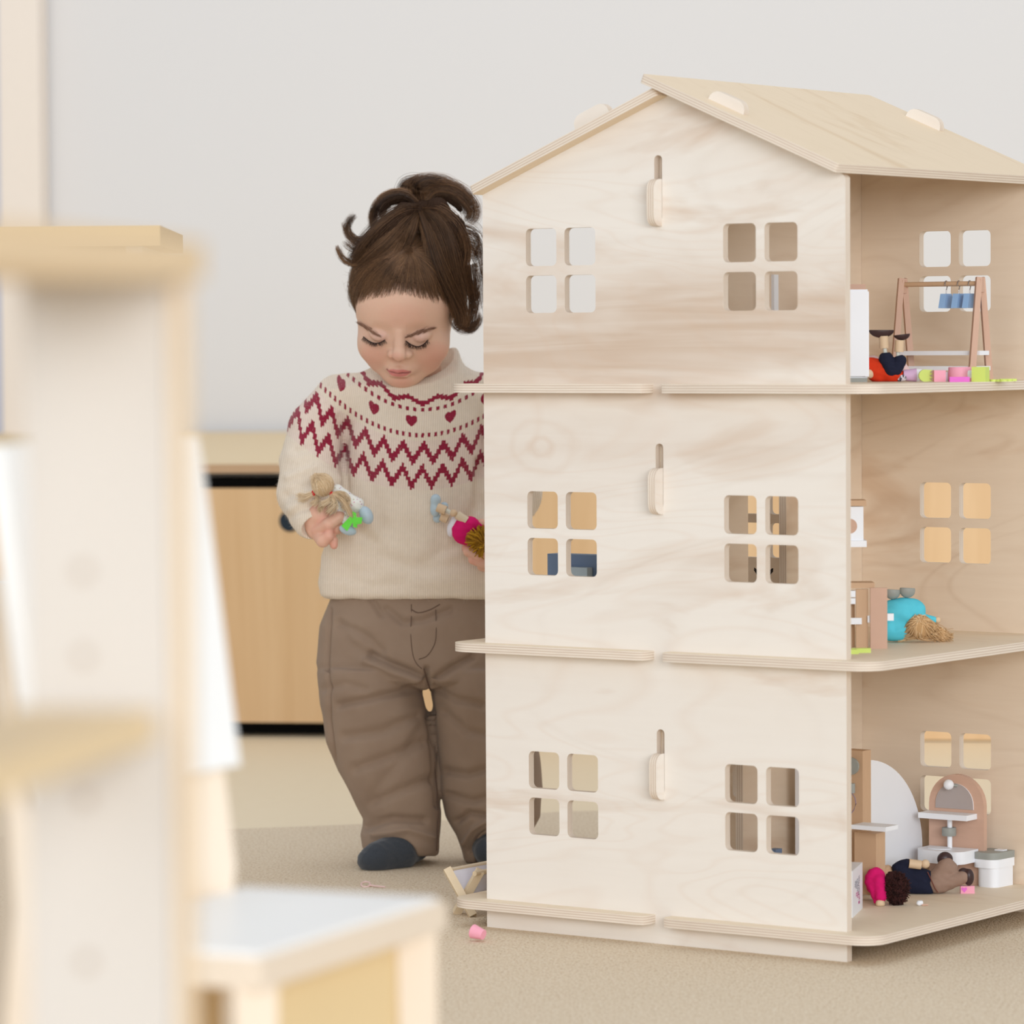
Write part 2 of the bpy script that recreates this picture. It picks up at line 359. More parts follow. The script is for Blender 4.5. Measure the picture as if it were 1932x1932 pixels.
def strands(name, L, R, parent, mat, xf, tint=None, taper=.25):
    """L: (S,n,3) strand points; R: radius of each; three-sided tubes in one mesh"""
    L = np.asarray(L, float); Sn, n, _ = L.shape; W3 = xf(L.reshape(-1, 3)).reshape(Sn, n, 3); R = np.broadcast_to(R, (Sn,))
    T = np.gradient(W3, axis=1); T /= np.linalg.norm(T, axis=2, keepdims=True) + 1e-12; a = np.cross(T, np.array([.31, .2, .93])); a /= np.linalg.norm(a, axis=2, keepdims=True) + 1e-9; b = np.cross(T, a)
    rad = R[:, None] * (1 - (1 - taper) * np.linspace(0, 1, n)[None] ** 2)
    ring = np.stack([W3 + (a * math.cos(q) + b * math.sin(q)) * rad[..., None] for q in (0, 2.094, 4.189)], 2); V = ring.reshape(-1, 3)
    base = (np.arange(Sn)[:, None] * n + np.arange(n - 1)[None]).ravel() * 3
    Q = np.concatenate([np.stack([base + q, base + (q + 1) % 3, base + 3 + (q + 1) % 3, base + 3 + q], 1) for q in range(3)])
    at_ = {'tint': np.repeat(rng.random(Sn) if tint is None else tint, n * 3), 'along': np.tile(np.repeat(np.linspace(0, 1, n), 3), Sn)}
    return link(name, mesh_np(name, V, Q, True, at_), parent, [mat])
print('helpers ready')
# ------------------------------------------------------------ room
def struct(name, me_or_o): me_or_o['kind'] = 'structure'; return me_or_o
pc = math.cos(-.119); ps = math.sin(-.119)                      # back of the room is turned 6.8 degrees
RY = lambda x: 7.14 - .12 * x                                   # front line of the podium
N = NT('linoleum'); v = N.obj((1, 1, 1)); nz = N.noise(v, 60, 4); big = N.noise(v, 1.3, 2)
N.l(N.mix(N.mth('MULTIPLY', nz, .25), lin(244, 230, 202), lin(224, 204, 168)), N.b.inputs['Base Color']); N.b.inputs['Roughness'].default_value = .42
N.b.inputs['Specular IOR Level'].default_value = .35; M_lino = N.m
N = NT('wall_paint'); v = N.obj(); nz = N.noise(v, 220, 2); N.l(N.mix(N.mth('MULTIPLY', nz, .06), lin(231, 231, 233), lin(218, 216, 217)), N.b.inputs['Base Color'])
N.b.inputs['Roughness'].default_value = .85; N.b.inputs['Specular IOR Level'].default_value = .1; N.bump(nz, .05, .001); M_wall = N.m
fl = box('floor', (0, 4.5, -.026), (9, 13, .04), None, M_lino, 0); struct('floor', fl)
wl = box('wall_back', (0, 0, 1.6), (9, .12, 3.2), None, M_wall, 0); wl.location = (0, 9.83, -.0); wl.rotation_euler[2] = -.119; struct('', wl)
M_frame = plain('cream_door_frame', lin(248, 238, 228), .5, .3, .05)
M_pane = plain('pale_blue_glass_curtain', lin(208, 214, 232), .4, .3, .04)
def wallpt(px): # point on the back wall line
    r = ray(px, 600); t = (9.77 - EYE[1]) / (r[1] + .12 * r[0]); return EYE + r * t
a = wallpt(18); b = wallpt(92); fr = box('trim_1', (0, 0, 1.6), (float(np.linalg.norm((b - a)[:2])), .09, 3.2), None, M_frame, .004); m = (a + b) / 2
fr.location = (m[0], m[1] - .06, 0); fr.rotation_euler[2] = -.119; struct('', fr)
a2 = wallpt(-260); m2 = (a + a2) / 2; wd = box('door_1', (0, 0, 1.55), (float(np.linalg.norm((a - a2)[:2])), .05, 3.1), None, M_pane, .003); wd.location = (m2[0], m2[1] - .05, 0); wd.rotation_euler[2] = -.119; struct('', wd)
# carpet: loop pile with a curved far edge
N = NT('loop_pile_carpet'); v = N.obj((1, 1, 1), rot=(0, 0, .75)); v2 = N.obj((1, .35, 1), rot=(0, 0, .6))
a1 = N.noise(v, 560, 3, .6); a2_ = N.noise(v2, 330, 2, .5); big = N.noise(v, 2.2, 2); h = N.mth('ADD', N.mth('MULTIPLY', a1, .6), N.mth('MULTIPLY', a2_, .6))
c = N.ramp(h, [(.34, lin(194, 166, 134)), (.56, lin(238, 219, 192)), (.80, lin(252, 240, 220))]); c = N.mix(N.mth('MULTIPLY', big, .22), c, lin(196, 176, 150))
N.l(c, N.b.inputs['Base Color']); N.b.inputs['Roughness'].default_value = .95; N.b.inputs['Specular IOR Level'].default_value = .05; N.bump(h, .9, .0035); M_carpet = N.m
ed = [(-3.2, 5.1), (-1.8, 5.5), (-.9, 5.69), (-.403, 5.79), (-.07, 5.893), (.10, 5.985), (.4, 5.96), (.9, 5.90), (1.8, 5.6), (3.2, 5.0)]
ed = catmull(np.array([(x, y, 0) for x, y in ed]), 60)[:, :2].tolist()
carpet = panel('carpet', [(-3.2, -.6), (3.2, -.6)] + ed[::-1], [], .0059, Matrix.Translation((0, 0, -.0060)), None, [M_carpet, M_carpet])
tag(carpet, 'beige loop pile carpet under the dollhouse and the child', 'carpet')
GZ = -.006
# podium along the back wall, with pull-out fronts
M_pod_top = plain('podium_light_beech', lin(240, 214, 170), .5, .3, .12, 12, stretch=(.3, 3, 1))
N = NT('podium_beech_front'); v = N.obj((6, 1, .35)); g = N.noise(v, 3, 4, .6, .6); N.l(N.ramp(g, [(.3, lin(238, 203, 158)), (.7, lin(225, 186, 138))]), N.b.inputs['Base Color']); N.b.inputs['Roughness'].default_value = .5; M_pod = N.m
pm = Matrix.Translation((0, 7.14, 0)) @ Matrix.Rotation(-.1194, 4, 'Z')
zt = .7096 - (at(430, 876, 7.2)[2] * -1 + .7096) if False else float(at(430, 876, 7.19)[2]); zb = float(at(430, 893, 7.19)[2]); zd = float(at(440, 922, 7.19)[2]); zl = float(at(470, 1363, 7.2)[2])
pod = thing('podium', 'long light beech podium with drawer fronts along the back wall', 'podium', mat=pm)
def podtop(): return bmo('podium_top', lambda bm: bm_box(bm, (0, 1.29, (zt + zb) / 2), (5.6, 2.58, zt - zb)), pod, [M_pod_top], .003)
podtop()
_e = box('edge_band', (0, -.0035, (zt + zb) / 2), (5.6, .006, zt - zb - .001), pod, M_edge_pod if 'M_edge_pod' in globals() else plain('podium_edge_plywood', lin(206, 172, 138), .6, .2, .2, 60, stretch=(.1, 1, 12)), .001)
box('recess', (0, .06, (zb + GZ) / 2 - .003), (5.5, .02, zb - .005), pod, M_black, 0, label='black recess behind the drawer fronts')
x0 = -2.6
for i, wdt in enumerate((1.2, 1.62, 1.05, 1.2)):
    lo = zl if i < 2 else -.004
    top = zd if i < 2 else zb - .004
    def dr(bm, x0=x0, wdt=wdt, lo=lo, top=top): bm_box(bm, (x0 + wdt / 2, .012, (top + lo) / 2), (wdt - .006, .02, top - lo))
    d_ = bmo('drawer_front', dr, pod, [M_pod], .0015)
    if i == 1:
        hp_ = at(547, 983, 7.19); hl = pm.inverted() @ Vector(hp_)
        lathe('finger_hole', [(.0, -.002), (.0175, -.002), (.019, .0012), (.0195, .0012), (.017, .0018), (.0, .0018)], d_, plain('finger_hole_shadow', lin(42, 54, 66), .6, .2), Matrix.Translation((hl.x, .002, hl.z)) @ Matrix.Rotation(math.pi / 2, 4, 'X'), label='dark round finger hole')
    x0 += wdt
# far cupboard, only its top and side show behind the near bookcase
M_cupb = plain('cupboard_oak', lin(226, 200, 158), .5, .3, .25, 14, stretch=(.4, 3, 6))
Yc4 = 4.35; p0 = at(302, 425, Yc4); p1 = at(302, 462, Yc4)
cb = thing('cupboard', 'oak topped cupboard seen over the near bookcase', 'cupboard', (p0[0], Yc4, 0), .02)
box('top_board', (-.45, .2, float(p0[2] + p1[2]) / 2), (.9, .4, float(p0[2] - p1[2])), cb, M_cupb, .001)
box('side_panel', (-.03, .2, float(p1[2]) / 2), (.018, .36, float(p1[2])), cb, M_white, .001)
box('side_panel', (-.87, .2, float(p1[2]) / 2), (.018, .36, float(p1[2])), cb, M_white, .001)
box('shelf', (-.45, .2, .42), (.82, .35, .018), cb, M_white, .001)
# near bookcase, out of focus
M_bkside = plain('bookcase_white_birch', lin(214, 208, 201), .5, .25, .08, 10, stretch=(1, 1, .2))
M_bktop = plain('bookcase_honey_edge', lin(230, 204, 166), .5, .25, .15, 10)
M_bkshelf = plain('bookcase_shelf_beech', lin(236, 212, 172), .5, .25, .12, 10)
M_bkpin = plain('pin_hole', lin(186, 170, 154), .8, .1)
Yb = 1.6; e0 = at(318, 500, Yb); bdir = np.array([-.98, .19]); sdir = np.array([-.186, -.982])
bm_ = Matrix(((bdir[0], sdir[0], 0, e0[0]), (bdir[1], sdir[1], 0, e0[1]), (0, 0, 1, 0), (0, 0, 0, 1)))   # x: depth of the case, y: along its shelves towards the camera
bk = thing('bookcase', 'blurred white birch bookcase with honey coloured top close to the camera', 'bookcase', mat=bm_)
ztop1 = float(at(280, 455, Yb)[2]); ztop0 = float(at(280, 530, Yb)[2])
box('side_panel', (.031, -.006, ztop0 / 2), (.062, .012, ztop0), bk, M_bkside, .0015)
box('edge_strip', (-.0035, -.006, ztop0 / 2), (.005, .012, ztop0 - .002), bk, M_lightwood, .001)
box('side_panel', (.031, 1.05, ztop0 / 2), (.062, .012, ztop0), bk, M_bkside, .0015)
box('top_board', (.028, .52, (ztop0 + ztop1) / 2), (.075, 1.08, ztop1 - ztop0), bk, M_bktop, .003)
#box('back_panel', (.066, .30, ztop0 / 2), (.006, .63, ztop0), bk, plain('bookcase_back', lin(222, 228, 232), .6, .2), .001)
zs = float(at(275, 1368, Yb)[2]); box('shelf', (.034, .52, zs), (.056, 1.03, .0135), bk, M_bkshelf, .001)
box('shelf', (.034, .52, .06), (.056, 1.03, .0135), bk, M_bkshelf, .001)
for py in (1080, 1240, 1510, 1820):
    hz = float(at(155, py, Yb)[2]); lathe('pin_hole', [(0, 0), (.0028, 0), (.0028, .0008), (0, .0008)], bk, M_bkpin, Matrix.Translation((.037, .0004, hz)) @ Matrix.Rotation(-math.pi / 2, 4, 'X'), n=12)
# child's chair, out of focus
k = .88; A = np.array([-.171, 2.64]) * k; B = np.array([-.0570, 2.90]) * k; u = (B - A) / np.linalg.norm(B - A); vv = np.array([-u[1], u[0]]); wd_ = float(np.linalg.norm(B - A)); dp = .14
seat_z = .7096 - .41 * .70 / .70 * .0 if False else float(at(830, 1702, B[1])[2])
cm = Matrix(((u[0], vv[0], 0, A[0]), (u[1], vv[1], 0, A[1]), (0, 0, 1, 0), (0, 0, 0, 1)))
M_chw = plain('chair_white_laminate', lin(252, 252, 251), .35, .35, .03); M_chl = plain('chair_pale_birch', lin(240, 224, 204), .5, .25, .1, 12, stretch=(1, 1, .2)); M_chy = plain('chair_apron_beech', lin(238, 212, 164), .5, .25, .12, 12)
ch = thing('child_chair', 'blurred child chair with white seat and backrest and birch legs', 'chair', mat=cm)
sz = seat_z
bmo('seat', lambda bm: bm_box(bm, (wd_ / 2, dp / 2, sz - .009), (wd_ + .01, dp + .01, .018)), ch, [M_chl], .004, seg=3)
bmo('seat_pad', lambda bm: bm_box(bm, (wd_ / 2, dp / 2, sz + .001), (wd_ + .002, dp, .004)), ch, [M_chw], .0018, label='white laminate seat surface')
bmo('apron', lambda bm: bm_box(bm, (wd_ / 2 + .005, .02, sz - .018 - .05), (wd_ - .04, .012, .1)), ch, [M_chy], .001)
bmo('apron', lambda bm: bm_box(bm, (wd_ / 2, dp - .02, sz - .018 - .03), (wd_ - .04, .012, .06)), ch, [M_chy], .001)
for x, y in ((.013, .013), (wd_ - .013, .013)): bmo('leg', lambda bm: bm_tube(bm, [(x, y, sz - .018), (x, y - .004, .003)], [.019, .015], 4), ch, [M_chl], .003)
for x in (.013, wd_ - .022): bmo('leg', lambda bm: bm_tube(bm, [(x, dp + .06, .004), (x, dp + .018, sz + .02), (x, dp + .034, sz + .22)], [.022, .024, .015], 4), ch, [M_chl], .003)
zb0 = sz + .085; zb1 = sz + .30
def backr(bm):
    for i in range(7):
        pass
    P0 = []; n = 8
    for i in range(n + 1):
        t = i / n; x = -.012 + (wd_ - .002) * t; bow = .010 * math.sin(math.pi * t)
        for zz, yy in ((zb0, dp - .006), (zb1, dp + .022)):
            for th in (0, .012): P0.append(bm.verts.new((x, yy + bow + th, zz)))
    g = lambda i, a, b: P0[i * 4 + a * 2 + b]
    for i in range(n):
        bm.faces.new([g(i, 0, 0), g(i + 1, 0, 0), g(i + 1, 1, 0), g(i, 1, 0)]); bm.faces.new([g(i, 0, 1), g(i, 1, 1), g(i + 1, 1, 1), g(i + 1, 0, 1)])
        bm.faces.new([g(i, 1, 0), g(i + 1, 1, 0), g(i + 1, 1, 1), g(i, 1, 1)]); bm.faces.new([g(i, 0, 0), g(i, 0, 1), g(i + 1, 0, 1), g(i + 1, 0, 0)])
    bm.faces.new([g(0, 0, 0), g(0, 1, 0), g(0, 1, 1), g(0, 0, 1)]); bm.faces.new([g(n, 0, 0), g(n, 0, 1), g(n, 1, 1), g(n, 1, 0)])
bmo('backrest', backr, ch, [M_chw], .003)
# ------------------------------------------------------------ dollhouse
HW, HD, T = .504, .4615, .0105; SLZ = (.0345, .3456, .6585)
house = thing('dollhouse', 'tall three-storey birch plywood dollhouse with gabled roof and square windows', 'dollhouse', mat=HM)
house.location.z = GZ * 0
def panes():
    H = []
    for fz in (.2177, .530, .8435):
        for sx in (-1, 1):
            c = HW / 2 + sx * .1389
            for xa in (c - .0058 - .0442, c + .0058):
                for z1 in (fz, fz - .0446 - .0113): H.append(rr(xa, z1 - .0446, xa + .0442, z1, .0062))
    return H
TABZ = ((.8425, .8974, .9252), (.5062, .5602, .5888), (.1709, .2252, .2533))
slots = [rr(HW / 2 - .0054, a + .006, HW / 2 + .0054, c, .0050) for a, b, c in TABZ]
out = [(0, 0), (HW, 0), (HW, .8925), (HW - .004, .8965), (HW / 2, 1.0005), (.004, .8950), (0, .8905)]
FM = Matrix.Rotation(math.pi / 2, 4, 'X')
panel('front_wall', out, panes() + slots, T, Matrix.Translation((0, T, 0)) @ FM, house, [M_front, M_edge])
panel('rear_wall', out, panes(), T, Matrix.Translation((0, HD + T, 0)) @ FM, house, [M_in, M_edge])
DM = Matrix(((0, 0, 1, HW / 2 - T / 2), (1, 0, 0, 0), (0, 1, 0, 0), (0, 0, 0, 1)))
panel('divider', [(T + .0004, 0), (HD - .0004, 0), (HD - .0004, .995), (T + .0004, .995)], [rr(.188, SLZ[1] + .0, .277, .575, .012), rr(.085, SLZ[0] + .0, .174, .268, .012)], T, DM, house, [M_in, M_edge])
for a, b, c in TABZ: panel('tab', rr(-.0175, a, T + .003, b, .0125), [], T - .0006, Matrix.Translation((.0003, 0, 0)) @ DM, house, [M_front, M_edge])
for i, z in enumerate(SLZ):
    # plate with two front tongues through the wall, rounded outer corners, notched where the wall stays whole
    r = .030; o_ = []
    def arc(cx, cy, r, a0, n=8): return [(cx + r * math.cos(math.radians(a0 + 90 * j / n)), cy + r * math.sin(math.radians(a0 + 90 * j / n))) for j in range(n + 1)]
    x0_, x1_, y0_, y1_ = -.042, .552, -.0245, HD + .030; g0, g1 = .2435, .2665
    o_ += arc(x0_ + r, y0_ + r, r, 180) + [(g0 - .012, y0_), (g0 - .003, y0_ + .003), (g0, y0_ + .010), (g0, .003)]
    o_ += [(g1, .003), (g1, y0_ + .010), (g1 + .003, y0_ + .003), (g1 + .012, y0_)] + arc(x1_ - r, y0_ + r, r, 270) + arc(x1_ - r, y1_ - r, r, 0) + arc(x0_ + r, y1_ - r, r, 90)
    panel('floor_panel', o_, [], T, Matrix.Translation((0, 0, z - T)), house, [M_floorp, M_edge])
sl = math.atan2(.1092, .2561); L_ = .2855
rt = Vector((.2500, 0, 1.0185 - T * .0)); ud = Vector((math.cos(sl), 0, -math.sin(sl))); nd = Vector((math.sin(sl), 0, math.cos(sl)))
RM = Matrix(((ud.x, 0, nd.x, rt.x - nd.x * T), (0, 1, 0, 0), (ud.z, 0, nd.z, rt.z - nd.z * T), (0, 0, 0, 1)))
panel('roof_panel', rr(0, -.030, L_, HD + .034, .004), [], T, RM, house, [M_roof, M_edge])
sl2 = .386; ud2 = Vector((-math.cos(sl2), 0, -math.sin(sl2))); nd2 = Vector((-math.sin(sl2), 0, math.cos(sl2))); rt2 = Vector((.2610, 0, 1.0030))
RM2 = Matrix(((ud2.x, 0, nd2.x, rt2.x - nd2.x * T), (0, -1, 0, 0), (ud2.z, 0, nd2.z, rt2.z - nd2.z * T), (0, 0, 0, 1)))
panel('roof_panel', rr(0, -(HD + .034), .2865, .022, .004), [], T, RM2, house, [M_roof, M_edge])
for Y in (0, HD):   # tabs of the gable walls standing up through the roof
    for s_, (xa, za), ang in ((1, (.3205, .9795 + .0075), -sl), (-1, (.1845, .969 + .006), math.pi + sl2)):
        c_, q_ = math.cos(ang), math.sin(ang)
        if s_ > 0: M_ = Matrix(((c_, -q_, 0, xa), (0, 0, -1, Y + T), (q_, c_, 0, za), (0, 0, 0, 1)))
        else: M_ = Matrix(((c_, q_, 0, xa), (0, 0, -1, Y + T), (q_, -c_, 0, za), (0, 0, 0, 1)))
        panel('tab', rr(0, -.018, .052, .0185 - (.004 if s_ > 0 else 0), .0125), [], T - .0006, M_, house, [M_front, M_edge])
# ------------------------------------------------------------ toys
def col(name, rgb, rough=.5, var=.08, **k): return plain(name, lin(*rgb), rough, .3, var, **k)
M_lime = col('lime_paint', (214, 232, 120)); M_pink = col('pink_paint', (248, 172, 192)); M_mag = col('magenta_paint', (232, 112, 208)); M_lilac = col('lilac_paint', (224, 186, 220))
M_steel = plain('steel_hook', lin(170, 165, 165), .25); M_steel.node_tree.nodes['Principled BSDF'].inputs['Metallic'].default_value = .9
M_blue = col('sky_blue_paint', (150, 186, 228)); M_shoe = col('pale_blue_shoe_paint', (186, 206, 218), .3); M_peg = col('doll_beech', (226, 198, 164))
M_rope = col('white_rope', (226, 228, 218), .8, .3, nsc=400); M_mirror = plain('toy_mirror', lin(178, 166, 162), .25, .5, .05)
def wpt(px, Yl, z): p = hw(hit(px, 700, 1, Yl)); return Vector((p[0], p[1], z))
def toy(name, label, cat, px, Yl, z, rz=0., group=None): return thing(name, label, cat, wpt(px, Yl, z), rz, group)
def htoy(name, label, cat, X, Y, Z, rz=0., group=None): return thing(name, label, cat, mat=HM @ Matrix.Translation((X, Y, Z)) @ Matrix.Rotation(rz, 4, 'Z'), group=group)
def orient(V, Q):
    c = V[Q]; vol = np.einsum('ij,ij->i', c[:, 0], np.cross(c[:, 1], c[:, 2])).sum() + np.einsum('ij,ij->i', c[:, 0], np.cross(c[:, 2], c[:, 3])).sum(); return vol
def fld(prims, h, pad=6):
    P = []
    for p in prims:
        if p[0][-1] == 'c': P += [np.array(p[1]) - max(p[3], p[4]), np.array(p[1]) + max(p[3], p[4]), np.array(p[2]) - max(p[3], p[4]), np.array(p[2]) + max(p[3], p[4])]
        elif p[0][-1] == 'e': P += [np.array(p[1]) - max(p[2]), np.array(p[1]) + max(p[2])]
    P = np.array(P, float); f = Field(P.min(0) - pad * h, P.max(0) + pad * h, h)
    for p in prims:
        op = 's' if p[0][0] == '-' else 'u'
        if p[0][-1] == 'c': f.cap(p[1], p[2], p[3], p[4], p[5] if len(p) > 5 else 4, op)
        else: f.ell(p[1], p[2], p[3] if len(p) > 3 else 4, op, p[4] if len(p) > 4 else None)
    return f
def pxf(Y): s = Y / F; return lambda P: at(P[:, 0], P[:, 1], Y - P[:, 2] * s)
def pxobj(name, parent, mat, prims, Y, h=1.2, noise=None, clamp=None, attrs=None, label=None, field=None):
    V, Q = (field or fld(prims, h)).mesh(); V = relax(V, Q, 1)
    if noise: N_ = vnorm(V, Q) * (1 if orient(V, Q) > 0 else -1); V = V + N_ * (noise[0] * wob(V, noise[1]))[:, None]
    Wd = pxf(Y)(V)
    if clamp is not None: Wd[:, 2] = np.maximum(Wd[:, 2], clamp + .0004)
    if orient(Wd, Q) < 0: Q = Q[:, ::-1]
    loc = np.array(parent.location) if parent is not None else 0
    o = link(name, mesh_np(name, Wd - loc, Q, True, attrs(V) if attrs else None), parent, [mat])
    if label: o['label'] = label
    return o
def strandmat(name, dark, light, rough=.5):
    N = NT(name); a = N.n('ShaderNodeAttribute', attribute_name='tint'); N.l(N.ramp(a.outputs['Fac'], [(0, dark), (.55, tuple((x + y) / 2 for x, y in zip(dark, light))), (1, light)]), N.b.inputs['Base Color'])
    N.b.inputs['Roughness'].default_value = rough; N.b.inputs['Specular IOR Level'].default_value = .4; return N.m
M_blond = strandmat('blond_yarn', lin(212, 180, 138), lin(248, 228, 196), .8); M_tanyarn = strandmat('tan_yarn', lin(202, 160, 110), lin(240, 208, 164), .8)
M_brownyarn = strandmat('dark_brown_yarn', lin(40, 16, 16), lin(84, 44, 38), .9); M_mustard = strandmat('mustard_yarn', lin(150, 104, 20), lin(206, 156, 36), .9)
M_red = col('red_felt', (226, 62, 26), .9, .25, nsc=300); M_navy = col('navy_denim', (32, 36, 58), .9, .4, nsc=500, col2=lin(14, 18, 36)); M_hot = col('hot_pink_felt', (224, 22, 112), .9, .2, nsc=300)
M_turq = col('turquoise_felt', (104, 216, 234), .9, .3, nsc=120, col2=lin(50, 176, 210)); M_taupe = col('taupe_felt', (160, 132, 116), .9, .2, nsc=300); M_bshoe = col('dark_brown_shoe', (66, 48, 48), .35); M_palepink = col('pale_pink_felt', (240, 208, 204), .9)
# --- top floor, right room
Z2, Z1, Z0 = SLZ[2], SLZ[1], SLZ[0]
t = toy('toy_fridge', 'tall white toy fridge with grey base on the top floor', 'toy fridge', 1606, .20, Z2, .0); q = t.location[1] / F
box('body', (0, .016, .0575), (63 * q, .032, .105), t, M_white, .0008); box('door', (8.5 * q, -.002, .0575), (45 * q, .005, .101), t, M_white, .0012)
box('door', (29 * q, .006, .0570), (8 * q, .020, .101), t, M_white, .0012); box('base', (0, .014, .0025), (60 * q, .032, .005), t, M_grey, .0005)
box('back_board', (2 * q, .034, .0585), (60 * q, .004, .1165), t, M_rosewood, .0005, label='pinkish wooden back board')
t = htoy('toy_screen', 'narrow white toy screen seen through the upper right window', 'toy', .30, float(hit(1462, 518, 0, .30)[1]), Z2); hz = float(hit(1462, 518, 0, .30)[2]) - Z2
box('upright', (0, 0, hz / 2), (.004, .010, hz), t, M_white, .0008); box('foot', (.004, 0, .0015), (.014, .016, .003), t, M_white, .0005)
rk = htoy('clothes_rack', 'wooden toy clothes rack with A-frame ends and white shelves', 'clothes rack', .428, .36, Z2); H_ = .7834 - Z2
for sx in (-.054, .0535):
    for sy in (-1, 1):
        bmo('leg', lambda bm: bm_tube(bm, [(sx, sy * .023, 0), (sx, sy * .0035, H_)], [.0054, .0048], 4), rk, [M_rosewood], .0005)
    box('cross_block', (sx, 0, H_ - .010), (.007, .012, .016), rk, M_rosewood, .0006)
tube('hanging_rail', [(-.052, 0, H_ - .0075), (.052, 0, H_ - .0075)], .0030, rk, M_tanwood)
box('shelf', (0, 0, .0335), (.118, .024, .0052), rk, M_white, .0006); box('shelf', (0, 0, .0150), (.116, .034, .0052), rk, M_white, .0006)
def hanger(X, lab):
    t = htoy('toy_hanger', lab, 'hanger', X, .36, Z2 + H_ - .0045, .12, 'blue hangers on the clothes rack')
    pts = [(0, math.sin(a) * .0042, math.cos(a) * .0042 - .0032) for a in np.linspace(-2.0, 1.5, 9)][::1]
    pts = [(0, .0042 * math.sin(a), -.0035 + .0042 * math.cos(a)) for a in np.linspace(-1.9, 2.2, 10)] + [(0, .0004, -.0105), (0, 0, -.0155)]
    tube('hook', pts, .0007, t, M_steel, 8)
    o = panel('garment_block', [(-.0165, -.0325), (.0165, -.0325), (.0095, -.0150), (-.0095, -.0150)], [], .0075, Matrix(((0, 0, 1, -.00375), (1, 0, 0, 0), (0, 1, 0, 0), (0, 0, 0, 1))), t, [M_blue, M_blue])
for X, lab in ((.4347, 'blue wooden toy hanger farthest from the rack end on the right'), (.4520, 'blue wooden toy hanger in the middle of the three'), (.4670, 'blue wooden toy hanger touching the right A-frame of the rack')): hanger(X, lab)
# blocks in a row
t = toy('toy_cup', 'lilac tapered toy cup lying beside the red doll', 'toy cup', 1717, .25, Z2); q = t.location[1] / F
lathe('cup', [(.0, 0), (.0062, 0), (.0080, .0155), (.0068, .0155), (.0055, .003), (0, .003)], t, M_lilac, Matrix.Translation((-.008, 0, .0078)) @ Matrix.Rotation(math.pi / 2, 4, 'Y'))
t = toy('toy_bowl', 'tiny white toy bowl behind the lilac cup', 'toy bowl', 1728, .285, Z2)
lathe('bowl', [(0, 0), (.004, 0), (.0075, .006), (.0078, .0145), (.0068, .0145), (.004, .004), (0, .003)], t, M_white)
t = toy('tulip_block', 'lime green toy block shaped like a tulip lying on its side', 'toy block', 1746, .245, Z2); q = t.location[1] / F
ol = [(-14 + 0 + 12 - 12 * math.cos(a), 11.5 + 11.5 * math.sin(a)) for a in np.linspace(-math.pi / 2, math.pi / 2, 12)]
ol = [(12 * -math.cos(a) - 1, 11.6 - 11.6 * math.sin(a)) for a in np.linspace(-math.pi / 2, math.pi / 2, 12)] + [(13, 1.2), (7, 5.5), (14, 7.5), (7, 11.5), (14, 15.5), (7, 17.8), (13, 22)]
panel('block', [(x * q, y * q) for x, y in ol], [], .008, Matrix.Translation((0, .004, 0)) @ FM, t, [M_lime, M_lime])
t = toy('toy_block', 'pink toy cube between the tulip and the pink cylinder', 'toy block', 1772, .245, Z2, .05); box('cube', (0, 0, .0068), (.0138, .012, .0136), t, M_pink, .0008)
t = toy('toy_peg', 'small white toy peg between the pink cube and cylinder', 'toy', 1787, .26, Z2); lathe('peg', [(0, 0), (.003, 0), (.0036, .002), (.0036, .010), (.003, .0115), (0, .0115)], t, M_white)
t = toy('toy_cylinder', 'pink toy cylinder with a white disc on its side', 'toy block', 1811, .262, Z2); lathe('cylinder', [(0, 0), (.0132, 0), (.0138, .0008), (.0138, .0165), (.0132, .0173), (0, .0173)], t, M_pink)
lathe('disc', [(0, 0), (.0042, 0), (.0046, .0006), (.0046, .0022), (0, .003)], t, M_white, Matrix.Translation((.0105, -.0088, .0088)) @ Matrix.Rotation(math.pi / 2, 4, 'X'))
t = toy('toy_bar', 'magenta rounded toy bar lying before the pink cylinder', 'toy block', 1810, .225, Z2); bmo('bar', lambda bm: bm_box(bm, (0, 0, .0030), (.0235, .007, .0060)), t, [M_mag], .0028, seg=4)
t = toy('toy_block', 'lime green toy cube standing at the right of the row', 'toy block', 1850, .25, Z2, -.42); box('cube', (0, 0, .0088), (.0168, .0168, .0176), t, M_lime, .0007)
t = toy('flower_piece', 'flat lime green toy flower lying at the right end', 'toy', 1889, .27, Z2)
bmo('flower', lambda bm: [bm_tube(bm, [(dx, dy, 0), (dx, dy, .0026)], r_, 14) for dx, dy, r_ in ((0, 0, .007), (-.0085, .003, .0048), (.0088, -.002, .0046), (0, .008, .0045), (.002, -.008, .0046))], t, [M_lime], .0004)
t = toy('twig_piece', 'thin lime green toy leaf lying behind the flower', 'toy', 1902, .31, Z2); bmo('leaf', lambda bm: bm_box(bm, (0, 0, .0014), (.020, .006, .0028)), t, [M_lime], .001)
# red doll upside down
p_ = wpt(1668, .235, Z2); Yd = p_.y; t = thing('peg_doll', 'upside-down toy doll in red top and denim trousers with black shoes', 'doll', p_)
pxobj('top', t, M_red, [('e', (1658, 700, 0), (25, 23, 20)), ('e', (1684, 707, 4), (22, 15, 20), 8), ('e', (1642, 690, 0), (14, 16, 12), 8)], Yd, 1.2, (1.2, 12), Z2)
pxobj('trousers', t, M_navy, [('c', (1672, 677, 10), (1682, 700, 14), 14, 13, 3), ('c', (1698, 681, 10), (1689, 700, 14), 12.5, 12, 3), ('-c', (1671, 655, 10), (1671, 668, 10), 6, 6, 2), ('-c', (1695, 658, 10), (1695, 672, 10), 5, 5, 2)], Yd, 1., (.6, 9), Z2)
for a, b in (((1669, 656, 10), (1672, 678, 12)), ((1694, 662, 10), (1695, 680, 12))): pxobj('rope_joint', t, M_rope, [('c', a, b, 3.8, 3.8)], Yd, .8)
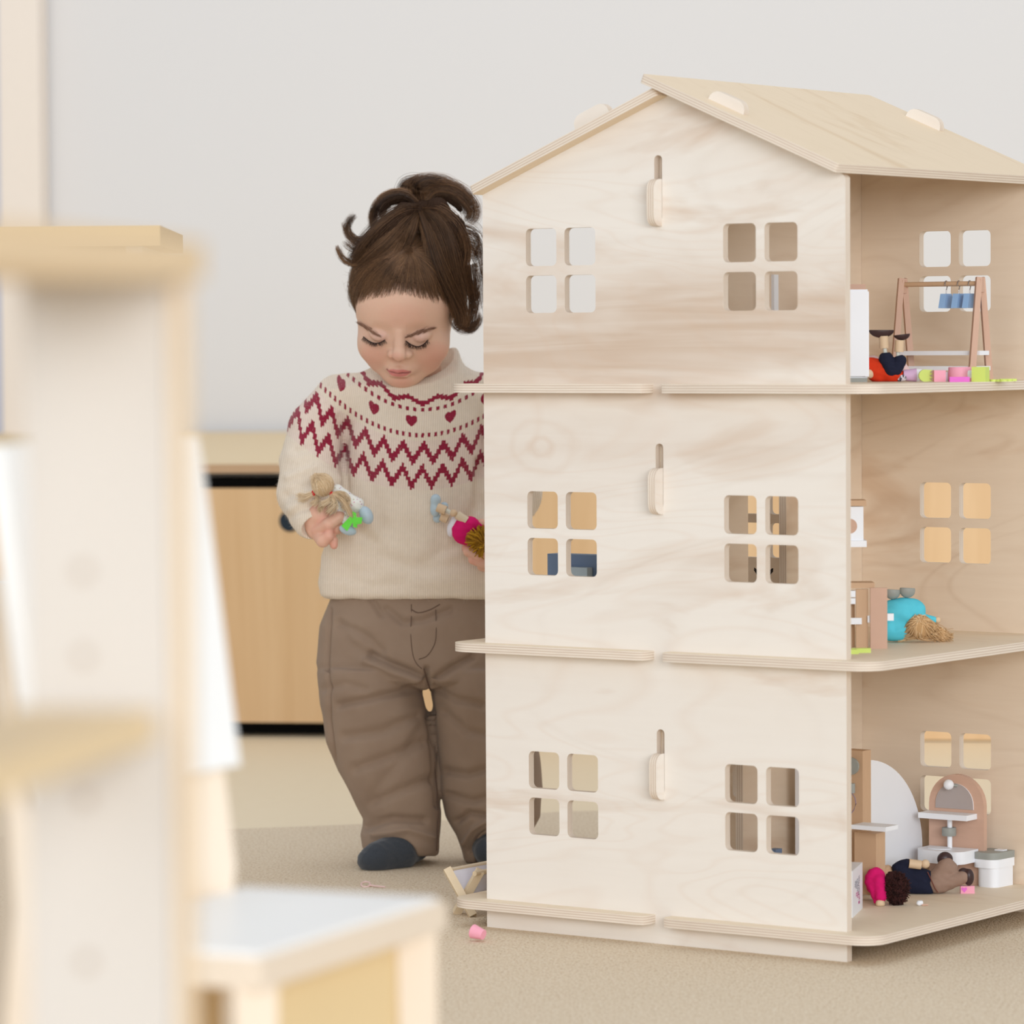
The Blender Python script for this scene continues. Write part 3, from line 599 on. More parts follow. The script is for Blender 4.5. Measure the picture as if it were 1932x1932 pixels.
for a, b in (((1667, 634, 10), (1668, 657, 10)), ((1697, 642, 10), (1696, 664, 10))): tube('lower_leg', [at(a[0], a[1], Yd - .006) - np.array(p_), at(b[0], b[1], Yd - .006) - np.array(p_)], .0056, t, M_peg, 18)
for c, r_, a, k_ in (((1663, 622.5, 10), (24, 15, 10), (0, -1, 0), -622.5), ((1701, 630, 10), (16, 12, 10), (-.12, -1, 0), -631 - .12 * 1701)):
    f_ = fld([('e', c, r_)], .9); f_.plane(a, k_); pxobj('shoe', t, M_bshoe, None, Yd, field=f_)
pxobj('hand', t, M_peg, [('e', (1641, 705, 12), (9, 9, 8))], Yd, 1., None, Z2)
t = thing('felt_cloth', 'pale pink felt cloth behind the upside-down doll', 'cloth', wpt(1690, .275, Z2))
pxobj('cloth', t, M_palepink, [('e', (1646, 690, 0), (18, 20, 8)), ('c', (1700, 690, 0), (1716, 712, 0), 10, 9, 6), ('c', (1650, 705, 0), (1700, 708, 0), 10, 10, 6)], t.location.y, 1.4, (1.2, 16), Z2)
t = thing('patterned_cloth', 'small black and white patterned cloth beside the lilac cup', 'cloth', wpt(1700, .24, Z2)); N = NT('zebra_cloth'); N.l(N.ramp(N.noise(N.obj((1, 1, .5)), 420, 1), [(.48, lin(70, 66, 80)), (.54, lin(226, 218, 224))]), N.b.inputs['Base Color'])
pxobj('cloth', t, N.m, [('e', (1700, 713, 0), (10, 7, 8)), ('e', (1709, 709, -4), (6, 8, 6))], t.location.y, 1., (.5, 8), Z2)
# --- middle floor
t = toy('toy_kitchen', 'toy kitchen unit with wooden worktop and open pinkish door', 'toy kitchen', 1600, .147, Z1); q = t.location[1] / F; b0 = 1226.
X_ = lambda px: (px - 1600) * q
Z_ = lambda py: (b0 - py) * q
def kb(n, x0, x1, y0, y1, d0, d1, m, bv=.0006, lab=None): return box(n, ((X_(x0) + X_(x1)) / 2, (d0 + d1) / 2, (Z_(y0) + Z_(y1)) / 2), (X_(x1) - X_(x0), d1 - d0, Z_(y0) - Z_(y1)), t, m, bv, label=lab)
kb('back_board', 1540, 1592, 946, 1226, .030, .034, M_tanwood); kb('top_shelf', 1545, 1634, 946, 957, .0, .034, M_tanwood); kb('cupboard', 1550, 1629, 958, 1022, .004, .030, M_white, .0008, 'white cupboard front')
kb('ledge', 1545, 1634, 1022, 1034, -.004, .030, M_white, .0008); lathe('round_window', [(0, 0), (.0085, 0), (.0088, .0006), (0, .0006)], t, M_rosewood, Matrix.Translation((X_(1603), .004, Z_(995))) @ Matrix.Rotation(math.pi / 2, 4, 'X'))
kb('worktop', 1545, 1649, 1102, 1112, -.002, .034, M_tanwood); kb('side_panel', 1614, 1637, 1114, 1226, .0, .004, M_tanwood); kb('inner_panel', 1560, 1614, 1142, 1226, .016, .018, M_tanwood)
kb('drawer', 1560, 1613, 1117, 1129, -.001, .010, M_white); kb('drawer', 1560, 1613, 1131, 1142, -.001, .010, M_white); kb('rail', 1560, 1624, 1168, 1180, -.006, -.0005, M_white)
kb('door', 1640, 1672, 1111, 1226, -.008, -.003, M_rosewood, .0012, 'pinkish door standing open'); kb('knob', 1635.5, 1642, 1164, 1177, -.004, .0, M_white); kb('knob', 1672, 1684, 1160, 1173, -.009, -.002, M_white)
for lab, px, yl, l_, rz in (('lime green toy bar lying in front of the kitchen', 1622, .098, .0235, .09), ('short lime green toy bar nearest the wall edge', 1606, .077, .014, .2)):
    t = toy('toy_bar', lab, 'toy block', px, yl, Z1, rz); box('bar', (0, 0, .0026), (l_, .008, .0052), t, M_lime, .001)
# turquoise doll
p_ = Vector(hw(hit(1718, 1211, 2, Z1))); Yd = p_.y; t = thing('rag_doll', 'toy doll in turquoise dress with long tan hair lying down', 'doll', p_)
pxobj('dress', t, M_turq, [('e', (1702, 1163, 0), (44, 36, 28)), ('e', (1688, 1186, 8), (34, 24, 24), 8), ('e', (1725, 1160, 0), (22, 30, 20), 8), ('-c', (1690, 1180, 34), (1722, 1176, 34), 9, 7, 6)], Yd, 1.6, (2.2, 26), Z1)
pxobj('sleeve', t, M_turq, [('c', (1740, 1166, 0), (1762, 1170, 4), 9, 7)], Yd, 1.2); pxobj('hand', t, M_peg, [('e', (1769, 1170, 4), (6, 7, 6))], Yd, 1.)
for c in ((1684, 1117, 6), (1712, 1114, 6)):
    f_ = fld([('e', c, (15, 14, 10))], 1.); f_.plane((.05, -1, 0), -(c[1] - 5) + .05 * c[0]); pxobj('shoe', t, M_grey, None, Yd, field=f_)
hd = pxobj('head', t, plain('tan_scalp', lin(196, 156, 110), .9), [('e', (1736, 1184, 14), (27, 23, 22))], Yd, 1.4, None, Z1)
SS = []
for i in range(520):
    a = rng.uniform(0, 6.28); r0 = np.array([1736 + rng.normal(0, 4), 1168 + rng.normal(0, 3), 32.]); e = np.array([1736 + 27 * math.cos(a), 1184 + 22 * math.sin(a), 14 + rng.uniform(-4, 16)])
    m = (r0 + e) / 2 + np.array([0, 0, 5]); P = [r0, m, e]
    if math.cos(a) > -.2: P += [np.array([1760 + rng.uniform(0, 22), 1196 + rng.normal(0, 7), 10]), np.array([1772 + rng.uniform(0, 28), 1203 + rng.normal(0, 5), rng.uniform(-6, 10)])]
    else: P += [np.array([1708 - rng.uniform(0, 14), 1202 + rng.normal(0, 3), 16]), np.array([1700 + rng.uniform(-10, 14), 1205 + rng.normal(0, 2), 16])]
    SS.append(catmull(P, 12))
o_ = strands('hair', SS, .00055, t, M_tanyarn, lambda P: pxf(Yd)(P) - np.array(p_), taper=.6)
# left room, seen through the windows
t = htoy('toy_armchair', 'dark blue toy armchair with pale blue cushion seen through middle window', 'toy armchair', .024, .150, Z1)
M_dblue = col('slate_blue_paint', (118, 140, 172)); box('back', (0, .016, .05), (.078, .022, .10), t, M_dblue, .003); box('seat', (0, -.010, .018), (.078, .030, .036), t, M_dblue, .003)
bmo('cushion', lambda bm: bm_box(bm, (.012, -.002, .062), (.034, .012, .046)), t, [M_shoe], .006, seg=4, label='pale blue rounded cushion')
hp = hit(1440, 1092, 0, .205); t = htoy('toy_plant', 'spiky black toy plant beyond the dollhouse doorway', 'toy plant', float(hp[0]), float(hp[1]), Z1)
hh = float(hp[2]) - Z1; tube('stem', [(0, 0, 0), (0, 0, hh)], .004, t, M_bshoe)
def spk(bm):
    for i in range(11):
        a = i * 2.4; e = .45 + .07 * (i % 5); bm_tube(bm, [(0, 0, hh), (math.cos(a) * .016 * math.cos(e), math.sin(a) * .016 * math.cos(e), hh + .006 + .010 * e)], [.004, .0006], 6)
bmo('leaves', spk, t, [col('black_leaf', (40, 34, 34))])
# --- ground floor
t = htoy('toy_shower', 'toy shower with white quarter-round screen and wooden wall', 'toy shower', .36, .2851, Z0)
ol = [(0, 0), (.147, 0)] + [(.147 * math.sin(a), .042 + .1205 * math.cos(a)) for a in np.linspace(math.pi / 2, 0, 20)]
panel('screen', ol, [], .006, Matrix(((0, 0, 1, -.006), (1, 0, 0, 0), (0, 1, 0, 0), (0, 0, 0, 1))), t, [M_white, M_white], 'white quarter-round screen')
IM = np.array(t.matrix_world.inverted())
def sl_(px, py, Y): v_ = hw(hit(px, py, 1, Y)); return (IM @ np.array([*v_, 1]))[:3]
def hbox(n, x0, x1, y0, y1, Y, dp_, m, lab=None, bv=.0006):
    a_, b_ = sl_(x0, y0, Y), sl_(x1, y1, Y); zlo = max(min(a_[2], b_[2]), .0003); zhi = max(a_[2], b_[2])
    return box(n, ((a_[0] + b_[0]) / 2, a_[1] + dp_ / 2, (zlo + zhi) / 2), (abs(b_[0] - a_[0]), dp_, zhi - zlo), t, m, bv, label=lab)
hbox('wall_board', 1530, 1628, 1411, 1680, .262, .020, M_tanwood, 'tan wooden shower wall'); hbox('side_board', 1500, 1518, 1436, 1690, .262, .030, M_white)
hbox('shelf', 1606, 1671, 1556, 1569, .20, .030, M_white); hbox('stool', 1612, 1653, 1570, 1690, .228, .022, M_tanwood)
c_ = sl_(1608, 1445, .255); lathe('shower_head', [(0, 0), (.010, 0), (.0105, .001), (.0105, .004), (0, .005)], t, M_grey, Matrix.Translation(c_) @ Matrix.Rotation(math.pi / 2, 4, 'X') )
tube('grip', [sl_(1608, 1478, .253), sl_(1608, 1496, .253)], .0035, t, M_grey); tube('hose', [sl_(*p, .252) for p in ((1607, 1496), (1613, 1505), (1615, 1516), (1611, 1528), (1604, 1537), (1598, 1545))], .0006, t, col('mauve_cord', (150, 130, 150)), 8)
# storage box with faint writing
t = htoy('toy_box', 'white toy box with small grey and red lettering', 'box', .4532, .100, Z0, math.atan2(.1085, -.041) - math.pi / 2 + .02)
box('box', (-.011, .040, .0275), (.022, .080, .055), t, M_white, .0012)
def glyphs(nm, cols, mat):
    def fn(bm):
        for cy0, z0, z1, wv in cols:
            z = z0; i = 0
            while z < z1:
                pat = (i * 7 + int(cy0 * 1e4)) % 5
                bm_box(bm, (.0002, cy0, z), (.0006, wv, .0005)); 
                if pat in (0, 2, 3): bm_box(bm, (.0002, cy0 - wv / 2, z + .0007), (.0006, wv * .18, .0016))
                if pat in (1, 2, 4): bm_box(bm, (.0002, cy0 + wv / 2, z + .0007), (.0006, wv * .18, .0016))
                if pat in (0, 4): bm_box(bm, (.0002, cy0, z + .0013), (.0006, wv * .8, .0004))
                z += .0026; i += 1
    bmo(nm, fn, t, [mat])
glyphs('lettering', [(.020, .0335, .039, .006), (.029, .031, .040, .006), (.039, .0265, .041, .006), (.050, .021, .042, .007)], col('grey_ink', (150, 146, 156))); glyphs('lettering', [(.030, .0215, .0255, .005), (.040, .0185, .0255, .006), (.051, .0150, .0205, .007)], col('red_ink', (190, 90, 140)))
bmo('emblem', lambda bm: bm_box(bm, (.0002, .050, .0115), (.0006, .008, .0030)), t, [col('red_ink_mark', (180, 60, 130))], label='small purple-red mark')
# pink doll and man doll
p_ = Vector(hw(hit(1662, 1711, 2, Z0))); Yd = p_.y + .02; t = thing('rag_doll', 'toy doll in hot pink top with dark brown woolly hair', 'doll', p_)
pxobj('top', t, M_hot, [('e', (1652, 1662, -10), (21, 26, 16)), ('c', (1660, 1665, 0), (1662, 1694, 14), 14, 11, 6), ('c', (1645, 1672, 0), (1652, 1700, 10), 8, 5, 6)], Yd, 1.2, (1.4, 15), Z0)
pxobj('hand', t, M_peg, [('e', (1661, 1705, 18), (9, 9, 8))], Yd, 1., None, Z0)
hf = fld([('e', (1692, 1677, 6), (21, 30, 19)), ('e', (1682, 1658, 6), (12, 14, 12), 8)], 1.2)
pxobj('head', t, plain('brown_scalp', lin(56, 26, 24), .95), None, Yd, field=hf, noise=(1.5, 7), clamp=Z0)
SS = []
for i in range(900):
    v_ = rng.normal(size=3); v_ /= np.linalg.norm(v_); v_[2] = abs(v_[2]); c = np.array([1692, 1677, 6]) + v_ * np.array([20, 29, 18]); e = c + v_ * 3.5 + rng.normal(0, 2.2, 3); SS.append(np.stack([c, (c + e) / 2 + rng.normal(0, 1.2, 3), e]))
strands('hair', SS, .0006, t, M_brownyarn, lambda P: np.maximum(pxf(Yd)(P), [-9, -9, Z0 + .0005]) - np.array(p_), taper=.8)
p_ = Vector(hw(hit(1765, 1686, 2, Z0))); Yd = p_.y + .005; t = thing('rag_doll', 'toy man doll in navy jacket and taupe trousers lying down', 'doll', p_)
pxobj('head', t, M_tanwood, [('e', (1674, 1646, -8), (13, 14, 12))], Yd, 1.2, (.8, 6))
pxobj('jacket', t, M_navy, [('e', (1735, 1663, 0), (34, 25, 22)), ('e', (1704, 1648, 0), (20, 24, 18), 10), ('c', (1694, 1636, 4), (1712, 1630, 8), 11, 10, 4), ('c', (1715, 1672, 8), (1752, 1678, 8), 12, 12, 8)], Yd, 1.3, (1.6, 20), Z0)
pxobj('trousers', t, M_taupe, [('c', (1768, 1664, 0), (1786, 1638, 4), 22, 18, 6), ('c', (1786, 1636, 4), (1795, 1640, 4), 16, 13, 6), ('c', (1770, 1670, 6), (1816, 1656, 10), 17, 12, 4), ('-c', (1775, 1652, 26), (1812, 1640, 26), 3, 3, 4)], Yd, 1.2, (1.2, 15), Z0)
tube('seam', [at(x, y, Yd - .0145) - np.array(p_) for x, y in ((1750, 1645), (1757, 1660), (1764, 1676), (1770, 1684))], .0006, t, col('rust_stitching', (120, 66, 54)), 6)
pxobj('rope_joint', t, M_rope, [('c', (1706, 1630, 12), (1716, 1632, 12), 4, 4)], Yd, .9)
tube('forearm', [at(1715, 1629, Yd - .009) - np.array(p_), at(1738, 1632, Yd - .009) - np.array(p_)], .0056, t, M_peg, 18); pxobj('hand', t, M_peg, [('e', (1746, 1630, 14), (8.5, 8.5, 8))], Yd, .9)
pxobj('shoe', t, M_bshoe, [('e', (1783, 1621, -2), (15, 14, 12))], Yd, 1.); pxobj('shoe', t, M_bshoe, [('e', (1828, 1655, 8), (10, 16, 10), 4), ('e', (1818, 1645, 4), (10, 8, 8))], Yd, 1., None, Z0)
# wash stand
t = htoy('toy_washstand', 'toy washstand with arched wooden back, mirror and white basin', 'toy washbasin', .4125, .424, Z0); w_ = .0385; hA = .1703 - Z0
ar = lambda w, z0, z1, s=0: [(-w + s, z0), (w + s, z0)] + [(w * math.cos(a) + s, z1 - w + w * math.sin(a)) for a in np.linspace(0, math.pi, 18)]
panel('back_board', ar(w_, 0, hA), [], .008, Matrix.Translation((0, .008, 0)) @ FM, t, [M_rosewood, M_rosewood], 'pinkish arched wooden back')
panel('mirror', ar(.0265, .093, hA - .011, -.002), [], .0016, FM, t, [M_mirror, M_white]); box('shelf', (-.0045, -.014, .0855), (.068, .027, .0068), t, M_white, .001)
lathe('lamp', [(.0065 * math.sin(a), -.0065 * math.cos(a)) for a in np.linspace(.02, 3.12, 14)], t, M_white, Matrix.Translation((-.0045, -.011, hA - .012))); tube('lamp_arm', [(-.004, -.008, hA - .013), (.003, .001, hA - .014)], .0018, t, M_grey)
tube('tap', [(-.0030, -.011, .045), (-.0030, -.011, .083)], .0031, t, M_white, 16); lathe('tap_wheel', [(0, 0), (.0085, 0), (.0089, .0005), (.0089, .0098), (.0085, .0103), (0, .0103)], t, M_grey, Matrix.Translation((-.004, -.011, .0605)))
bo = [(-.036, -.002), (-.036, -.030)] + [(-.036 + .03 - .03 * math.cos(a) * 1., -.030 - .018 * math.sin(a)) for a in np.linspace(.15, math.pi / 2, 7)] + [(.020 + .012 * math.sin(a), -.048 + .016 * (1 - math.cos(a))) for a in np.linspace(0, math.pi / 2, 6)] + [(.032, -.002)]
panel('basin', bo, [], .0155, Matrix.Translation((0, 0, .030)), t, [M_white, M_white]); lathe('bowl', [(0, 0), (.0155, 0), (.016, .0005), (.0145, .0012), (.012, .0006), (0, .0003)], t, M_white, Matrix.Translation((-.010, -.024, .0455)) @ Matrix.Scale(.7, 4, (0, 1, 0)))
tube('pedestal', [(.002, -.014, 0), (.002, -.014, .030)], .007, t, M_white, 18)
# toilet
t = htoy('toy_toilet', 'white toy toilet with grey lid at the right edge', 'toy toilet', .4585, .432, Z0, -.08)
dsh = lambda w, l, r: [(-w, l / 2), (-w, -l / 2 + r)] + [(-w + r - r * math.cos(a), -l / 2 + r - r * math.sin(a)) for a in np.linspace(.2, math.pi / 2, 6)] + [(w - r + r * math.sin(a), -l / 2 + r - r * math.cos(a)) for a in np.linspace(0, math.pi / 2, 6)] + [(w, l / 2)]
panel('base', dsh(.0145, .040, .010), [], .024, Matrix.Translation((.002, .001, 0)), t, [M_white, M_white]); panel('seat', dsh(.0175, .046, .013), [], .0105, Matrix.Translation((0, 0, .024)), t, [M_white, M_white])
panel('lid', dsh(.0178, .046, .013), [], .0085, Matrix.Translation((0, 0, .0345)), t, [M_grey, M_grey], 'grey toilet lid'); box('button', (.006, .010, .0436), (.012, .010, .0014), t, M_white, .0005)
t = toy('toy_block', 'pink toy block with magenta heart by the wooden washstand', 'toy block', 1824, .355, Z0, .02); box('block', (0, 0, .0045), (.0170, .007, .009), t, M_pink, .0006)
panel('heart', [(0, -.0035), (.0036, .0008), (.0025, .0030), (0, .0018), (-.0025, .0030), (-.0036, .0008)], [], .0008, Matrix.Translation((-.0042, -.0035, .0048)) @ FM, t, [M_mag, M_mag])
p_ = Vector(hw(hit(1735, 1709, 2, Z0))); t = thing('toy_brush', 'tiny white toy brush lying on the ground floor', 'toy brush', p_, .6); bmo('head', lambda bm: bm_tube(bm, [(-.004, 0, .0032), (-.002, 0, .0034), (.003, 0, .0032), (.0045, 0, .003)], [.0012, .0031, .0031, .0012], 12), t, [M_white], 0, True)
tube('handle', [(.001, -.003, .0012), (.008, -.006, .0012)], .0011, t, M_rosewood, 8)
hp = hit(1463, 1606, 0, .31); t = htoy('toy_block', 'small slate grey toy block seen through the lower right window', 'toy block', .31, float(hp[1]), Z0); box('block', (0, 0, (float(hp[2]) - Z0 + .003) / 2), (.010, .014, float(hp[2]) - Z0 + .003), t, M_dblue, .0006)
# --- on the carpet
t = htoy('toy_cradle', 'folding wooden toy cradle with white cloth beside the dollhouse', 'toy cradle', -.079, .060, 0)
M_craw = col('raw_beech', (232, 212, 180)); M_cloth = col('white_cotton', (236, 234, 244), .9, .06)
for yy, of in ((0, 0), (.105, .0)):
    bmo('leg', lambda bm: bm_tube(bm, [(-.0245, yy, .0565), (.0150, yy, .001)], .0068, 4), t, [M_craw], .0006)
    bmo('leg', lambda bm: bm_tube(bm, [(.0190, yy + .0105, .0565), (-.0180, yy + .0105, .001)], .0068, 4), t, [M_craw], .0006)
for xx in (-.0245, .019): tube('rail', [(xx, -.002, .0540), (xx, .115, .0540)], .0032, t, M_craw)
def sag(bm):
    n = 12; R = []
    for j in (.010, .055, .102):
        R.append([bm.verts.new((-.0235 + .0420 * i / n, j, .0560 - .034 * math.sin(math.pi * i / n) ** .8)) for i in range(n + 1)])
    for a_, b_ in zip(R, R[1:]):
        for i in range(n): bm.faces.new([a_[i], a_[i + 1], b_[i + 1], b_[i]])
cl_ = bmo('cloth', sag, t, [M_cloth], 0, True); mo = cl_.modifiers.new('thick', 'SOLIDIFY'); mo.thickness = .0012
p_ = onfloor(903, 1776); t = thing('toy_cup', 'pink tapered toy cup lying on the carpet', 'toy cup', Vector(p_), 2.6)
lathe('cup', [(0, 0), (.0060, 0), (.0086, .0150), (.0080, .0158), (0, .0158)], t, M_pink, Matrix.Translation((-.007, 0, .0082)) @ Matrix.Rotation(1.35, 4, 'Y'))
p_ = onfloor(690, 1672); t = thing('hair_tie', 'small pale pink ring lying on the carpet near the sock', 'hair tie', Vector(p_))
tube('ring', [(.006 * math.cos(a), .010 * math.sin(a), .0025 + .002 * math.sin(a)) for a in np.linspace(0, 6.1, 18)], .0011, t, M_palepink, 8); tube('tail', [(.005, -.004, .002), (.014, -.014, .002), (.026, -.022, .002)], .0012, t, M_palepink, 8)
# ------------------------------------------------------------ the child
YC = 5.40; CHX = pxf(YC)
child = thing('person', 'toddler in cream and burgundy patterned sweater and brown trousers looking down', 'person', Vector(onfloor(790, 1632)))
CL = np.array(child.location)
def cobj(name, mat, V, Q, attrs=None, parent=child, floor=True, label=None, smooth=True):
    Wd = CHX(V)
    if floor: Wd[:, 2] = np.maximum(Wd[:, 2], .0005)
    if orient(Wd, Q) < 0: Q = Q[:, ::-1]
    o = link(name, mesh_np(name, Wd - CL, Q, smooth, attrs), parent, [mat])
    if label: o['label'] = label
    return o
def outn(V, Q):
    N_ = vnorm(V, Q); return N_ * (1 if orient(V, Q) > 0 else -1)
# --- skin
def skinmat():
    N = NT('child_skin'); a = N.n('ShaderNodeVertexColor', layer_name='Col'); v = N.obj(); nz = N.noise(v, 300, 3)
    N.l(N.mix(N.mth('MULTIPLY', nz, .10), a.outputs['Color'], lin(196, 130, 110)), N.b.inputs['Base Color'])
    b = N.b; b.inputs['Roughness'].default_value = .48; b.inputs['Specular IOR Level'].default_value = .35
    b.inputs['Subsurface Weight'].default_value = .18; b.inputs['Subsurface Radius'].default_value = (.008, .003, .002); b.inputs['Subsurface Scale'].default_value = 1.
    N.bump(nz, .04, .0004); return N.m
M_skin = skinmat(); SK = np.array(lin(232, 192, 168)); ROSE = np.array(lin(226, 148, 132)); LIP = np.array(lin(214, 108, 116))
TH, PS, RO = math.radians(30), math.radians(7), math.radians(1.0); HC = np.array([765., 577., 56.])
def h2p(L):
    x, y, z = L[..., 0], L[..., 1], L[..., 2]
    x, y = x * math.cos(RO) + y * math.sin(RO), -x * math.sin(RO) + y * math.cos(RO)
    y, z = y * math.cos(TH) - z * math.sin(TH), y * math.sin(TH) + z * math.cos(TH)
    x, z = x * math.cos(PS) - z * math.sin(PS), x * math.sin(PS) + z * math.cos(PS)
    return np.stack([HC[0] + x, HC[1] - y, HC[2] + z], -1)
def headfield(h):
    f = Field((-115, -150, -150), (115, 150, 150), h)
    f.ell((0, 34, -15), (97, 100, 116), 0); f.ell((0, -30, 28), (86, 92, 82), 30); f.ell((0, 30, 40), (80, 62, 62), 20)
    for s in (-1, 1):
        f.ell((s * 47, -52, 62), (38, 36, 34), 22); f.ell((s * 30, -88, 55), (34, 26, 30), 20)
        f.ell((s * 97 if s > 0 else -88, -22, -14), (9, 25, 16), 6)
        if s > 0: f.ell((103, -20, -8), (4, 15, 9), 3, 's')
    f.ell((-2, -108, 76), (35, 24, 25), 20)
    for s in (-1, 1): f.cap((s * 24, 2, 122), (s * 46, 1, 112), 13, 12, 18, 's'); f.ell((s * 38, -9, 88), (21, 14, 22), 4)
    f.cap((0, 4, 104), (0, -28, 118), 8, 11, 12); f.ell((0, -36, 124), (12.5, 11.5, 12), 7)
    for s in (-1, 1): f.ell((s * 15.5, -40, 112), (8.6, 8.6, 10.5), 6); f.ell((s * 8, -49.5, 119), (4.6, 3.0, 6), 2, 's')
    f.cap((0, -50, 112), (0, -64, 108), 3, 3, 5, 's')
    f.ell((0, -78, 92), (30, 18, 22), 12)
    f.cap((-21, -76, 108), (-5, -74, 114), 4.2, 5.4, 5); f.cap((12, -76, 108), (-5, -74, 114), 4.2, 5.4, 5)
    f.cap((-16, -87, 105), (8, -87, 105), 6.8, 6.8, 5)
    f.cap((-26, -80.0, 105), (-5, -80.5, 118), 1.7, 1.4, 2.4, 's'); f.cap((20, -80.0, 102), (-5, -80.5, 118), 1.7, 1.4, 2.4, 's')
    f.cap((-16, -97, 100), (16, -97, 100), 4, 4, 7, 's')
    return f
HF = headfield(1.5); HV, HQ = HF.mesh(); HV = relax(HV, HQ, 1); HP = h2p(HV); HNn = outn(HP, HQ)
def surf(px, py, P=HP, N_=None, off=0.):
    """foremost point of a surface under a photograph position"""
    px = np.atleast_1d(np.asarray(px, float)); py = np.atleast_1d(np.asarray(py, float)); R = np.zeros((len(px), 3))
    for i in range(len(px)):
        d2 = (P[:, 0] - px[i]) ** 2 + (P[:, 1] - py[i]) ** 2; m = d2 < 9
        if not m.any(): m = d2 < d2.min() + 1
        R[i] = (px[i], py[i], P[m, 2].max() + off)
    return R
def blob2(P, c, r, e=2): return np.clip(1 - (((P[:, 0] - c[0]) / r[0]) ** 2 + ((P[:, 1] - c[1]) / r[1]) ** 2), 0, 1) ** .7
fr_ = np.clip(HNn[:, 2] * 3, 0, 1)
def mixc(C, m, col): return C * (1 - m[:, None]) + np.array(col) * m[:, None]
C = np.tile(SK, (len(HP), 1))
for c, r, w in (((703, 672), (34, 28), .34), ((822, 676), (42, 34), .36), ((760, 596), (50, 26), .16), ((747, 674), (15, 11), .30), ((757, 722), (26, 12), .35)): C = mixc(C, blob2(HP, c, r) * fr_ * w, ROSE)
lx = (HV[:, 0] + 5) / 24; lm = np.clip(1.15 - (lx ** 2 + ((HV[:, 1] + 80.5) / (10.5 - 3 * np.abs(lx))) ** 2), 0, 1) * (HV[:, 2] > 95); lm = np.clip(lm * 3, 0, 1); C = mixc(C, lm * .72, LIP)
lip_line = np.exp(-((HV[:, 1] + 80.3) / 1.7) ** 2) * (np.abs(HV[:, 0] + 5) < 24) * (HV[:, 2] > 92); C = mixc(C, lip_line * .8, lin(120, 52, 56))
for s in (-1, 1):
    m = np.clip(1.2 - (((HV[:, 0] - s * 38) / 19) ** 2 + ((HV[:, 1] + 8) / 12) ** 2), 0, 1) * (HV[:, 2] > 70); C = mixc(C, m * .28, lin(206, 172, 176))
    m = np.exp(-(((HV[:, 0] - s * 7.5) / 4.5) ** 2 + ((HV[:, 1] + 49) / 3) ** 2)) * (HV[:, 2] > 108); C = mixc(C, m * .75, lin(140, 80, 68))  # nostrils tinted darker, nose underside shadow painted into the skin colour
hl = HV[:, 1] - HV[:, 2] + 16 + 5 * wob(HV, 26, 3) - 8 * np.exp(-(HV[:, 0] / 26) ** 2)
C = mixc(C, np.clip(hl / 34, 0, 1) * .92, lin(92, 68, 56))
ear = (np.abs(HV[:, 0]) > 96) & (HV[:, 1] < 12); C[ear] = np.array(lin(226, 170, 146))
# body below the head: neck, chest, arms and the two hands, one surface
BF = Field((540, 640, -120), (1010, 1100, 205), 1.9)
BF.cap((784, 660, 14), (788, 740, -12), 44, 50, 0); BF.loft([(730, 785, 120, 0, 62), (860, 785, 118, 4, 70), (1080, 788, 140, 6, 78)], 20)
HANDD = 26
def fing(P, R, k=1.4): BF.chain([(x, y, d + HANDD) for x, y, d in P], [r * 1.13 for r in R], k)
BF.chain([(640, 760, 0), (592, 900, 24), (592, 975, 96 + HANDD)], (24, 22, 19), 10)
BF.ell((600, 987, 94 + HANDD), (25, 33, 19), 8)
BF.ell((603, 971, 106 + HANDD), (22, 21, 16), 3)                       # thumb side, bent
fing([(600, 1000, 104), (620, 989, 124), (640, 976, 120), (650, 970, 112)], (11.5, 11.2, 10, 8))                    # forefinger round the doll
fing([(612, 1004, 96), (636, 996, 108), (648, 980, 104)], (10.5, 10.5, 8.5))                                         # middle finger
fing([(603, 1012, 104), (609, 1020, 118), (620, 1012, 125), (621, 1003, 124)], (11.5, 11.5, 8.8, 7.2))               # ring finger, curled back
fing([(620, 1010, 102), (629, 1020, 112), (630, 1029, 114)], (9.5, 7.8, 6.6))                                        # little finger
BF.chain([(940, 760, 0), (972, 900, 24), (935, 1012, 96 + HANDD)], (24, 22, 19), 10)
BF.ell((925, 1030, 98 + HANDD), (22, 27, 17), 8)
fing([(930, 1052, 108), (905, 1050, 124), (884, 1040, 122), (880, 1034, 114)], (11, 10.5, 9.5, 8))
fing([(934, 1062, 104), (912, 1062, 120), (892, 1056, 120)], (10.5, 10, 8))
fing([(930, 1040, 110), (914, 1034, 126), (900, 1030, 122)], (11, 10, 8.5))
fing([(940, 1064, 98), (924, 1072, 110), (908, 1070, 112)], (9.5, 8.6, 7))
fing([(926, 1006, 108), (908, 990, 122), (900, 992, 124)], (11, 9.8, 8))
BV, BQ = BF.mesh(); BV = relax(BV, BQ, 1); BN = outn(BV, BQ)
Cb = np.tile(SK, (len(BV), 1)); tips = np.zeros(len(BV))
for c in ((609, 986, 139), (650, 970, 138), (621, 1003, 150), (630, 1029, 140), (620, 1012, 150), (880, 1034, 140), (892, 1056, 146), (590, 964, 126), (600, 1000, 130), (905, 1050, 150)): tips = np.maximum(tips, np.exp(-((BV - np.array(c)) ** 2).sum(1) / 130))
Cb = mixc(Cb, tips * .5, lin(232, 138, 132)); inhand = ((BV[:, 1] > 940) & (BV[:, 2] > 90)).astype(float) * .16; Cb = mixc(Cb, inhand, ROSE)
V_ = np.concatenate([HP, BV]); Q_ = np.concatenate([HQ if orient(HP, HQ) > 0 else HQ[:, ::-1], (BQ if orient(BV, BQ) > 0 else BQ[:, ::-1]) + len(HP)])
cobj('body', M_skin, V_, Q_, {'Col': np.concatenate([C, Cb])})
